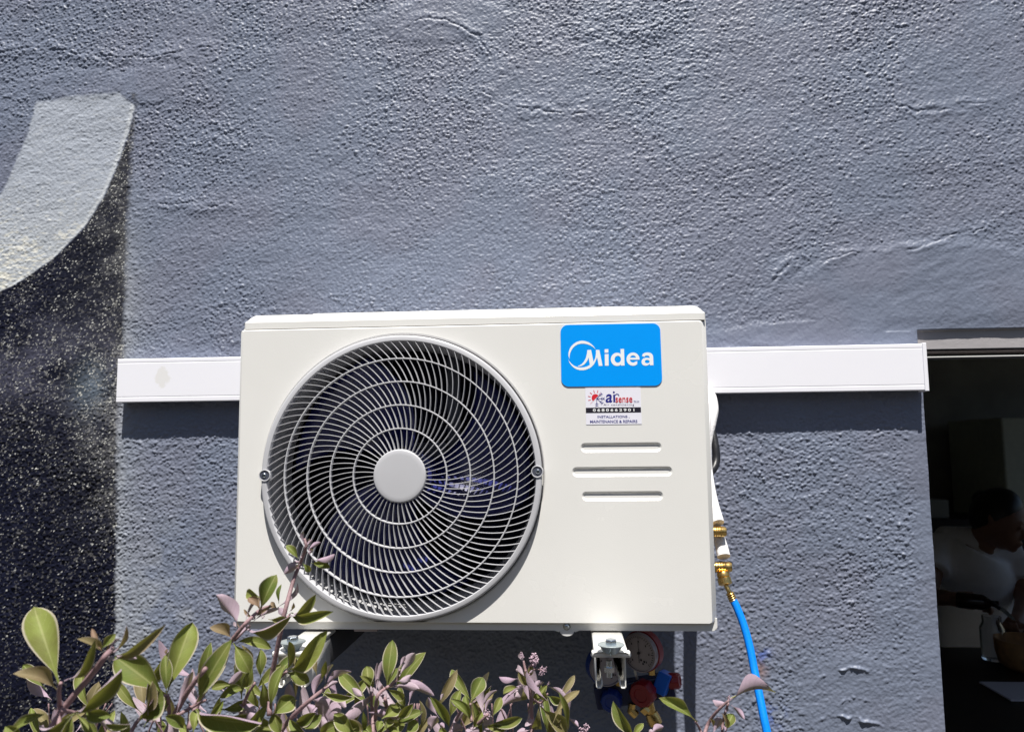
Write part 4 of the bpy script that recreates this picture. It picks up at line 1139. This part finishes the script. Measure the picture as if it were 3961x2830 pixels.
# side veins: bands slanting from the midrib
mm = N('ShaderNodeMath'); mm.operation = 'MULTIPLY_ADD'; Lk(sp_.outputs['Green'], mm.inputs[0]); mm.inputs[1].default_value = -0.22; Lk(sp_.outputs['Red'], mm.inputs[2])
ms = N('ShaderNodeMath'); ms.operation = 'MULTIPLY'; Lk(mm.outputs[0], ms.inputs[0]); ms.inputs[1].default_value = 9.0
fr_ = N('ShaderNodeMath'); fr_.operation = 'PINGPONG'; Lk(ms.outputs[0], fr_.inputs[0]); fr_.inputs[1].default_value = 0.5
vein = mrange(fr_.outputs[0], 0.0, 0.06, 1.0, 0.0)
vm = N('ShaderNodeMath'); vm.operation = 'MULTIPLY'; Lk(vein, vm.inputs[0]); vm.inputs[1].default_value = 0.35
up_g = mixc(vm.outputs[0], up_g, (0.34, 0.36, 0.14))
rib = mrange(sp_.outputs['Green'], 0.03, 0.09, 0.38, 0.0); up_g = mixc(rib, up_g, (0.40, 0.40, 0.18))
rim = mrange(sp_.outputs['Green'], 0.80, 0.95)
up_g = mixc(rim, up_g, (0.48, 0.43, 0.34))
un = mixc(sp_.outputs['Blue'], (0.40, 0.29, 0.38), (0.46, 0.37, 0.42)); un = mixc(vm.outputs[0], un, (0.30, 0.19, 0.27)); un = mixc(rib, un, (0.32, 0.19, 0.22))
pk = attr('pink'); up_g = mixc(pk.outputs['Fac'], up_g, (0.27, 0.17, 0.13))
geo = N('ShaderNodeNewGeometry'); colr = mixc(geo.outputs['Backfacing'], up_g, un)
Lk(colr, b.inputs['Base Color']); b.inputs['Roughness'].default_value = .62; b.inputs['Specular IOR Level'].default_value = .25
bpn = N('ShaderNodeBump'); bpn.inputs['Strength'].default_value = .35; bpn.inputs['Distance'].default_value = .001
ad = N('ShaderNodeMath'); ad.operation = 'SUBTRACT'; Lk(nn.outputs['Fac'], ad.inputs[0]); Lk(vein, ad.inputs[1]); Lk(ad.outputs[0], bpn.inputs['Height']); Lk(bpn.outputs[0], b.inputs['Normal'])
tl = N('ShaderNodeBsdfTranslucent'); tl.inputs[0].default_value = (0.30, 0.30, 0.05, 1); ms_ = N('ShaderNodeMixShader'); ms_.inputs[0].default_value = .22
Lk(b.outputs[0], ms_.inputs[1]); Lk(tl.outputs[0], ms_.inputs[2]); Lk(ms_.outputs[0], t.nodes['Material Output'].inputs[0])
STEM = mat('plant_stem', (0.27, 0.17, 0.18), .6, noise=.25, nscale=60, bump=.4, bscale=300)
BUD = mat('flower_buds', (0.42, 0.30, 0.36), .7, noise=.2, nscale=200)

FR = {'A': (0, 2300, 3.064), 'B': (0, 2000, 1.957), 'C': (700, 2000, 1.956), 'D': (1300, 2400, 2.273), 'E': (2300, 2400, 2.273), 'S': (0, 0, 1.0)}


class Plant:
    def __init__(self, label, group=None, d=-.6):
        self.v = []; self.f = []; self.c = []; self.pk = []; self.d = d; self.stems = []; self.buds = []; self.kind = None; self.label = label; self.group = group; self.base = None

    def px(self, fr, x, y, d): a_ = FR[fr]; return P(a_[0] + x / a_[2], a_[1] + y / a_[2], d)

    def leaf(self, fr, bx, by, tx, ty, w_, roll=0, fold=35, dt=None, curl=.12, pink=0., obo=.62, dep=None):
        d0 = self.d if dep is None else dep
        rr = random.Random(hash((fr, bx, by, tx, ty)) & 0xffff)
        dt = None if dt is None else dt
        B_ = self.px(fr, bx, by, d0 + rr.uniform(-.008, .008))
        if dt is None:
            L0_ = (self.px(fr, tx, ty, d0) - B_).length
            if -100 < roll < -12: dt = -L0_ * rr.uniform(.35, .65); fold = fold + 8
            elif 100 < abs(roll): dt = L0_ * rr.uniform(-.1, .35)
            else: dt = L0_ * rr.uniform(-.25, .45)
        T_ = self.px(fr, tx, ty, d0 + dt)
        a_ = T_ - B_; L_ = a_.length; ad_ = a_.normalized(); view = (Vector(CAM) - (B_ + T_) / 2).normalized()
        s0 = ad_.cross(view).normalized(); n0 = s0.cross(ad_).normalized()
        if n0.dot(view) < 0: n0 = -n0
        ro = math.radians(roll + rr.uniform(-6, 6)); s_ = s0 * math.cos(ro) + n0 * math.sin(ro); n_ = n0 * math.cos(ro) - s0 * math.sin(ro)
        dist = (B_ - Vector(CAM)).length; W2 = w_ / FR[fr][2] / F_PX * dist / 2 * .94; fold = fold + 8
        nu, nv = 14, 8; base_i = len(self.v); tint = rr.random(); wav = rr.uniform(0, 6.28); wamp = rr.uniform(.04, .11)
        fo = math.radians(fold); tw = math.radians(rr.uniform(-38, 38)); s1_, n1_ = s_, n_; cvar = rr.uniform(.4, 1.5); hook = rr.uniform(-.12, .10)
        for i in range(nu + 1):
            u_ = i / nu
            pet = .10
            if u_ < pet: wd = .07
            else:
                x_ = (u_ - pet) / (1 - pet); p1 = 1.1 * obo / .5; wd = max(0.0, math.sin(math.pi * min(1, x_ ** p1))) ** .72
                wd = max(wd, .07 * (1 - x_))
                if x_ > .93: wd *= 1 - (x_ - .93) / .07 * .35
            tt_ = tw * (u_ - .35); s_ = s1_ * math.cos(tt_) + n1_ * math.sin(tt_); n_ = n1_ * math.cos(tt_) - s1_ * math.sin(tt_)
            c0 = B_ + ad_ * L_ * u_ + n1_ * (hook * L_ * u_ ** 3) + n1_ * cvar * (curl * L_ * math.sin(u_ * math.pi)) - n1_ * (curl * L_ * 1.0 * u_ * u_ * .6)
            for j in range(nv + 1):
                v_ = (j / nv) * 2 - 1; av = abs(v_)
                fl = fo * (.35 + .65 * av) * (1 - .25 * u_)
                p = c0 + s_ * (math.copysign(1, v_) * W2 * wd * av * math.cos(fl)) + n_ * (W2 * wd * av * math.sin(fl)) \
                    + n_ * (wamp * W2 * 2 * av * av * math.sin(u_ * 9 + wav + (1 if v_ > 0 else 0)))
                self.v.append(tuple(p)); self.c.append((u_, av, tint, 1)); self.pk.append(pink)
        for i in range(nu):
            for j in range(nv):
                q_ = base_i + i * (nv + 1) + j
                self.f.append((q_, q_ + 1, q_ + nv + 2, q_ + nv + 1))
        # the face normal must point along n_
        v0, v1, v2 = (Vector(self.v[self.f[-nv][k]]) for k in (0, 1, 2))
        m_ = base_i + 7 * (nv + 1) + 3; e1 = Vector(self.v[m_ + 1]) - Vector(self.v[m_]); e2 = Vector(self.v[m_ + nv + 1]) - Vector(self.v[m_])
        if e1.cross(e2).dot(n1_) < 0:
            for k in range(len(self.f) - nu * nv, len(self.f)): self.f[k] = self.f[k][::-1]

    def stem(self, fr, pts_, r0, r1=None, d=None):
        dd_ = self.d if d is None else d; r1 = r0 * .6 if r1 is None else r1
        w_ = [self.px(fr, x_, y_, dd_ + .012 * math.sin(i * 1.7)) for i, (x_, y_) in enumerate(pts_)]
        p = smooth_path(w_, 6); bm_ = bmesh.new(); tube(bm_, p, list(np.linspace(r0 * .72, r1 * .72, len(p))), 10); self.stems.append(bm_)

    def bud(self, fr, x_, y_, r_px, n=40, d=None):
        bm_ = bmesh.new(); self.buds.append(bm_)
        dd_ = self.d if d is None else d; c_ = self.px(fr, x_, y_, dd_); R_ = r_px / FR[fr][2] / F_PX * (c_ - Vector(CAM)).length
        rr = random.Random(int(x_ * 7 + y_))
        for _ in range(n):
            q_ = Vector((rr.gauss(0, 1), rr.gauss(0, 1), rr.gauss(0, 1))).normalized() * R_ * rr.uniform(.35, 1)
            q_.x *= .75; q_.z *= 1.15
            res = bmesh.ops.create_icosphere(bm_, subdivisions=1, radius=R_ * rr.uniform(.11, .2))
            for v in res['verts']: v.co += c_ + q_

    def done(self):
        bv = np.array(self.v); loc = (float(bv[:, 0].mean()), float(bv[:, 1].mean()), float(bv[:, 2].min()))
        t_ = thing('shrub', self.label, 'shrub', loc, 'shrub stems growing in front of the wall')
        me_ = bpy.data.meshes.new('foliage'); me_.from_pydata([(x - loc[0], y - loc[1], z - loc[2]) for x, y, z in self.v], [], self.f)
        at_ = me_.attributes.new('leaf', 'FLOAT_COLOR', 'POINT'); at_.data.foreach_set('color', np.array(self.c, dtype=np.float32).ravel())
        ap = me_.attributes.new('pink', 'FLOAT', 'POINT'); ap.data.foreach_set('value', np.array(self.pk, dtype=np.float32))
        me_.polygons.foreach_set('use_smooth', [True] * len(me_.polygons)); me_.materials.append(LEAF)
        o_ = bpy.data.objects.new('foliage', me_); COL.objects.link(o_); o_.parent = t_
        for b_ in self.stems: obj('stem', b_, STEM, t_, smooth=True, angle=180)
        for b_ in self.buds: obj('flower_cluster', b_, BUD, t_, smooth=True, angle=180)
        return t_


def many(p, fr, rows):
    for r_ in rows:
        k = dict(r_[6]) if len(r_) > 6 and isinstance(r_[6], dict) else {}
        p.leaf(fr, r_[0], r_[1], r_[2], r_[3], r_[4], r_[5], **k)


pk5 = {'pink': .8}
# 1 leftmost, nearest the camera
p = Plant('leftmost shrub stem with one tall pale green leaf upright against the black wall corner', d=-.78)
many(p, 'A', [(705, 1060, 400, 135, 350, 5, {'fold': 22, 'dt': .03}), (670, 1130, 225, 900, 220, -35, {'pink': .6}), (760, 1010, 1140, 600, 150, -55), (885, 1395, 1445, 840, 250, -38),
              (1230, 690, 975, 510, 130, -30, {'pink': .5}), (1230, 690, 1075, 395, 70, 20, {'pink': .9}), (1290, 700, 1525, 395, 90, -60, {'pink': .9}), (1350, 700, 1880, 490, 150, -40, {'pink': .6}),
              (1330, 770, 1625, 730, 90, 150), (1200, 640, 1370, 460, 110, 10), (1250, 720, 1320, 790, 90, 160), (1300, 700, 1400, 500, 60, 100, pk5), (1280, 720, 1340, 520, 50, 60, pk5),
              (880, 1390, 460, 1640, 210, 35), (905, 1410, 1150, 1680, 140, 10), (990, 1370, 1430, 1650, 110, 170), (1000, 1360, 1310, 1440, 190, -30), (100, 1680, 452, 1408, 130, 40),
              (1240, 1490, 1510, 1560, 110, -35), (860, 1400, 700, 1700, 170, 30), (300, 1700, 60, 1560, 150, 10)])
p.stem('A', [(500, 1780), (740, 1365), (1120, 900), (1250, 720), (1330, 640)], .0042, .003, None); p.stem('A', [(690, 1700), (705, 1350), (700, 1150), (720, 1040)], .003, .002); p.stem('A', [(740, 1365), (900, 1390), (1000, 1370)], .0025)
p.done()
# 2 big broad leaves next to it
p = Plant('shrub stem with the broadest green leaves, between the black mural corner and the unit', d=-.68)
many(p, 'A', [(1960, 1185, 1365, 730, 400, -8, {'fold': 40}), (1970, 1180, 1960, 715, 160, 0), (1640, 1485, 1905, 1170, 270, -20), (1700, 1560, 2020, 1200, 190, 10), (1640, 1450, 1810, 1020, 160, -40, {'pink': .5}), (1980, 720, 1990, 640, 60, 60, pk5)])
many(p, 'B', [(1262, 1345, 1452, 788, 225, 0, {'fold': 42}), (1490, 1400, 1722, 955, 160, 12), (1480, 1450, 1970, 1560, 240, -25, {'fold': 50}), (1460, 1640, 1500, 1440, 100, 5), (1330, 1500, 1240, 1660, 120, 160),
              (1050, 1540, 1110, 1250, 130, -45, {'pink': .4}), (1330, 1500, 1460, 1150, 60, 170), (1560, 1560, 1900, 1640, 110, 10), (1400, 1600, 1250, 1500, 110, -20), (1560, 1600, 1660, 1480, 70, -30, pk5), (1700, 1620, 1560, 1560, 90, 0)])
p.stem('B', [(1230, 1700), (1330, 1480), (1440, 1290), (1560, 1140)], .0045, .003); p.stem('B', [(1300, 1520), (1480, 1420), (1560, 1380)], .0028); p.stem('A', [(1500, 1750), (1640, 1480), (1960, 1185)], .003, .002); p.stem('B', [(1265, 1345), (1280, 1500), (1250, 1700)], .003)
p.done()
# 3 reddish cluster by the lower left corner of the unit
p = Plant('shrub stem with reddish-brown young leaves crossing the lower left corner of the unit', d=-.60)
many(p, 'C', [(445, 830, 262, 588, 160, -140, {'pink': .9}), (390, 915, 232, 824, 120, -30, {'pink': .7}), (598, 705, 722, 432, 165, 5, {'fold': 45}), (600, 605, 490, 560, 95, 10), (590, 690, 515, 600, 90, -20, {'pink': .9}),
              (510, 840, 802, 800, 150, -40, {'fold': 45, 'pink': .3}), (660, 770, 798, 795, 90, 10, {'pink': .2}), (405, 945, 685, 972, 100, 20), (395, 950, 525, 1175, 150, 5), (130, 1410, 352, 958, 140, 15),
              (540, 790, 745, 685, 40, 160), (430, 900, 532, 808, 34, 170), (560, 760, 700, 670, 34, 20, pk5), (620, 740, 610, 580, 36, 60, pk5), (560, 770, 470, 700, 30, 30, pk5), (480, 820, 610, 560, 34, 150), (590, 640, 640, 480, 60, 170), (420, 830, 400, 790, 30, 160)])
p.stem('C', [(250, 1200), (320, 1020), (400, 910), (500, 790), (600, 700), (680, 670)], .004, .0022); p.stem('C', [(400, 930), (520, 815)], .003); p.stem('C', [(250, 1200), (130, 1400), (60, 1600)], .004, .004)
p.bud('C', 545, 760, 30, 24); p.bud('C', 620, 745, 22, 18)
p.done()
# 4 the tall stem in front of the grille
p = Plant('tallest shrub stem, rising in front of the fan grille with a small purple tip', d=-.50)
many(p, 'C', [(892, 318, 798, 208, 75, -10), (902, 350, 784, 425, 95, -160, {'fold': 50}), (920, 345, 982, 412, 60, 5), (985, 345, 1128, 378, 80, 10, {'fold': 45}), (1000, 325, 1168, 288, 70, -150), (930, 205, 922, 100, 40, 150, pk5), (965, 240, 1052, 188, 45, 165), (940, 230, 992, 165, 30, 170),
              (972, 290, 998, 235, 34, 160), (930, 280, 900, 300, 34, 120), (960, 200, 975, 160, 22, 150), (900, 330, 850, 340, 30, 170),
              (830, 725, 1020, 590, 115, -30), (825, 730, 1142, 718, 125, -25, {'fold': 45}), (740, 672, 900, 508, 60, -150, {'pink': .6}), (806, 725, 738, 682, 66, 150), (730, 690, 680, 640, 50, 20, {'pink': .8}), (742, 650, 752, 508, 46, 30), (820, 710, 860, 655, 36, -60, pk5),
              (800, 1165, 1112, 858, 200, -20, {'fold': 45}), (802, 1160, 812, 932, 98, -35), (798, 1168, 968, 1242, 125, 5), (690, 1500, 860, 1355, 160, 0), (680, 1440, 765, 1125, 120, 20), (612, 1210, 645, 1445, 100, 8), (602, 1210, 600, 1000, 92, 0), (595, 1440, 515, 1270, 90, 15)])
p.stem('C', [(670, 1500), (680, 1260), (735, 960), (785, 720), (850, 480), (905, 340), (945, 230), (935, 160)], .0046, .0022); p.stem('C', [(680, 1265), (745, 1215), (800, 1165)], .0028, .002); p.stem('C', [(775, 790), (825, 730)], .0026); p.stem('C', [(780, 760), (735, 680)], .002)
p.bud('C', 950, 215, 26, 30); p.bud('C', 975, 262, 20, 18); p.bud('C', 842, 680, 14, 10)
p.done()
# 5 low stems under the unit
p = Plant('shrub stem with a big drooping pink leaf, low beneath the left foot of the unit', d=-.56)
many(p, 'C', [(990, 1370, 1200, 1510, 190, 175, {'fold': 20}), (1000, 1368, 1062, 1175, 85, 150, {'pink': .5}), (1060, 1230, 1097, 1082, 60, -15), (1090, 1245, 1142, 1098, 48, 150), (1075, 1285, 1285, 1140, 95, 130), (1100, 1290, 1185, 1238, 36, 160), (1070, 1325, 1280, 1365, 80, -15), (1100, 1320, 1258, 1435, 66, 160),
              (930, 1400, 1035, 1485, 75, 170), (870, 1545, 1020, 1478, 110, -20), (1330, 1650, 1158, 1485, 130, 10), (820, 1510, 940, 1650, 110, -25), (1010, 1490, 1165, 1640, 150, 175), (900, 1600, 1060, 1500, 110, 0), (760, 1650, 700, 1480, 120, 10), (550, 1100, 470, 1285, 100, 10), (310, 1355, 468, 1148, 66, 170), (400, 1265, 230, 1292, 95, -20), (500, 1300, 300, 1345, 100, -30),
              (300, 1520, 700, 1600, 150, 15), (470, 1600, 640, 1440, 110, -15), (420, 1400, 560, 1520, 120, 160), (300, 1450, 520, 1400, 90, -10), (1040, 1640, 1200, 1560, 120, 0)])
p.stem('C', [(700, 1720), (780, 1580), (880, 1470), (990, 1370), (1080, 1300), (1140, 1260)], .0046, .002); p.stem('C', [(420, 1720), (450, 1500), (500, 1350), (560, 1250)], .004, .002)
p.done()
# 6 the bright upright leaf
p = Plant('shrub stem with one bright upright olive leaf, below the fan grille', d=-.55)
many(p, 'D', [(312, 640, 78, 855, 130, 150), (240, 662, 143, 598, 66, 170), (298, 625, 268, 392, 135, 3), (322, 620, 222, 482, 76, -35), (330, 630, 352, 775, 74, 8), (350, 640, 416, 338, 62, 165), (345, 560, 366, 368, 28, 170), (445, 592, 490, 175, 138, 3, {'fold': 18}), (440, 590, 538, 416, 64, 10),
              (556, 485, 690, 275, 105, 165), (562, 405, 606, 308, 42, 170), (575, 380, 590, 312, 20, 170), (450, 588, 864, 635, 120, 145), (520, 565, 728, 590, 85, 170), (535, 530, 660, 482, 66, -150), (440, 592, 595, 685, 92, 8), (430, 645, 396, 655, 60, 165), (290, 800, 555, 858, 120, 160), (400, 862, 558, 755, 140, 5), (540, 845, 682, 718, 108, -15),
              (528, 895, 742, 798, 118, 0), (430, 985, 592, 905, 130, 6), (600, 990, 718, 885, 135, 0), (360, 985, 392, 868, 92, 0), (440, 960, 492, 858, 90, 10), (-10, 830, 205, 990, 135, 8), (230, 985, 242, 798, 66, -20), (430, 700, 400, 560, 60, 150, pk5), (470, 690, 440, 640, 40, 160, pk5), (180, 940, 60, 1020, 120, 0), (560, 1020, 460, 960, 140, 0), (320, 1020, 260, 940, 120, 10)])
p.stem('D', [(330, 1100), (345, 900), (350, 760), (370, 650), (440, 590), (500, 560)], .0036, .002); p.stem('D', [(310, 630), (320, 800), (325, 1000)], .003, .003); p.stem('D', [(440, 590), (540, 510), (560, 430)], .0024); p.stem('D', [(430, 680), (450, 800), (460, 1050)], .003, .003)
p.done()
# 7 rosette
p = Plant('shrub stem with a rosette of cupped yellow-green leaves, low in the middle', d=-.53)
many(p, 'D', [(740, 985, 738, 698, 78, -30, {'pink': .4}), (1010, 960, 833, 668, 135, -15, {'fold': 50}), (1000, 855, 1094, 605, 115, 5), (1190, 885, 1035, 690, 135, -20, {'fold': 50}), (1190, 870, 1138, 655, 86, 10), (1180, 725, 1290, 495, 160, 8, {'fold': 35}), (805, 985, 885, 838, 120, 170), (900, 905, 955, 930, 60, 160), (920, 695, 942, 638, 32, 170),
              (1370, 845, 1455, 668, 95, 0), (1308, 805, 1362, 678, 48, 150), (1300, 925, 1642, 862, 125, -12, {'fold': 45}), (1300, 935, 1494, 952, 86, 5), (1200, 948, 1284, 808, 98, -5), (1010, 965, 1114, 788, 56, 150, pk5), (980, 1000, 1120, 930, 110, 160), (1100, 1010, 1260, 950, 120, 170), (1000, 870, 930, 820, 60, 150), (1240, 1010, 1440, 975, 110, 165), (1010, 1000, 900, 960, 110, 10), (1060, 760, 1020, 680, 40, 160)])
p.stem('D', [(1140, 1080), (1190, 950), (1260, 890), (1335, 820)], .0036, .002); p.stem('D', [(980, 1050), (1010, 960), (1070, 840), (1110, 780)], .003, .002); p.stem('D', [(1190, 880), (1180, 780), (1180, 730)], .0025); p.bud('D', 1330, 822, 38, 36)
p.done()
# 8 the purple flower spike
p = Plant('mauve flowering shrub stem with clustered buds, left of the right foot', d=-.46)
gy = {'pink': .35}
many(p, 'D', [(1602, 505, 1432, 492, 76, 150), (1655, 482, 1598, 392, 56, 165), (1648, 365, 1624, 268, 62, 165), (1690, 575, 1605, 440, 76, 10, gy), (1705, 485, 1718, 395, 62, 10, gy), (1662, 560, 1568, 672, 86, 170), (1645, 600, 1648, 700, 74, 10, gy), (1718, 605, 1826, 536, 66, 160), (1838, 582, 1828, 702, 66, 5), (1868, 578, 2044, 712, 66, 150),
              (1850, 660, 1995, 705, 110, -20), (1785, 735, 1758, 980, 108, 8, gy), (1800, 760, 2045, 985, 175, 8, gy), (2028, 852, 2138, 925, 46, 150), (1722, 775, 1668, 925, 86, 160), (1702, 960, 1590, 975, 80, 170), (1600, 585, 1470, 645, 95, -30), (1640, 430, 1580, 430, 40, 160), (1700, 520, 1660, 440, 40, 165), (1750, 640, 1780, 600, 30, 165), (1860, 560, 1880, 545, 30, 165), (1740, 420, 1700, 460, 26, 160)])
p.stem('D', [(1725, 1100), (1722, 900), (1716, 720), (1700, 560), (1672, 460), (1645, 350)], .0038, .002); p.stem('D', [(1690, 480), (1735, 430), (1815, 430)], .0014, .001); p.stem('D', [(1712, 600), (1690, 440), (1720, 380)], .002, .0014); p.stem('D', [(1716, 680), (1800, 720), (1860, 640)], .0022, .0014)
p.stem('D', [(2180, 1100), (2190, 1000), (2200, 960)], .002)
p.bud('D', 1738, 345, 52, 90); p.bud('D', 1812, 440, 34, 44); p.bud('D', 1840, 425, 22, 20); p.bud('D', 1632, 305, 26, 26); p.bud('D', 1790, 475, 14, 10); p.bud('D', 2200, 940, 38, 44); p.bud('D', 2160, 975, 38, 40); p.bud('D', 1865, 552, 16, 12)
p.done()
# 9 right sprig
p = Plant('rightmost shrub stem with a large mauve leaf crossing the blue hose', d=-.44)
many(p, 'E', [(1190, 705, 1572, 548, 215, 128, {'fold': 48, 'dt': -.02}), (1165, 725, 1036, 705, 76, 160), (1172, 742, 1150, 802, 34, 165), (1200, 740, 1320, 862, 56, 150), (1150, 968, 1218, 812, 116, 5), (1130, 985, 1132, 818, 56, -60, pk5), (1040, 985, 1115, 856, 90, 170), (1030, 935, 1020, 855, 44, -60, pk5), (1160, 985, 1150, 900, 40, 165), (1180, 720, 1180, 655, 24, 165)])
p.stem('E', [(940, 1080), (1000, 900), (1090, 780), (1180, 700)], .0034, .002); p.stem('E', [(1120, 1080), (1130, 880), (1175, 720)], .0026, .002); p.bud('E', 1180, 675, 22, 16)
p.done()
p = Plant('shrub stem bearing the wavy dark leaf with pink edge under the pressure gauges', d=-.47)
many(p, 'E', [(895, 890, 562, 682, 150, -35, {'fold': 40}), (352, 1010, 163, 732, 140, 15), (500, 985, 605, 925, 80, 150), (560, 1010, 480, 960, 80, 165), (330, 1020, 430, 900, 70, 10)])
p.stem('E', [(960, 1080), (930, 960), (890, 888)], .0024, .0018); p.stem('E', [(380, 1120), (350, 1000)], .003); p.done()
# low dense growth just under the frame, filling behind the big stems
p = Plant('dense low growth of green and mauve leaves along the bottom, behind the taller stems', d=-.42)
rr = random.Random(5)
for i in range(105):
    u = rr.uniform(120, 2250); lim = 2650 if u < 700 else (2600 if u < 1450 else 2700); v = rr.uniform(lim, 2950)
    if 1250 < u < 1380 and v < 2700: continue
    a_ = rr.uniform(-2.6, -.5); l_ = rr.uniform(90, 210)
    p.leaf('S', u, v, u + l_ * math.cos(a_), v + l_ * math.sin(a_), l_ * rr.uniform(.22, .36), rr.choice([0, 10, -25, -50, 165, 150, 140, 30]), fold=rr.uniform(20, 50), dep=rr.uniform(-.5, -.36), pink=rr.choice([0, 0, 0, .5]))
for i in range(26):
    u = rr.uniform(150, 2200); p.stem('S', [(u, 3050), (u + rr.uniform(-40, 40), 2880), (u + rr.uniform(-90, 90), 2720)], .0022, .0012, d=rr.uniform(-.48, -.38))
bmj = bmesh.new()
for b_ in p.stems:
    m_ = bpy.data.meshes.new('tmp'); b_.to_mesh(m_); bmj.from_mesh(m_); bpy.data.meshes.remove(m_)
p.stems = [bmj]
t_ = p.done(); t_['kind'] = 'stuff'; t_.name = 'low_growth'; t_['category'] = 'ground cover'; del t_['group']
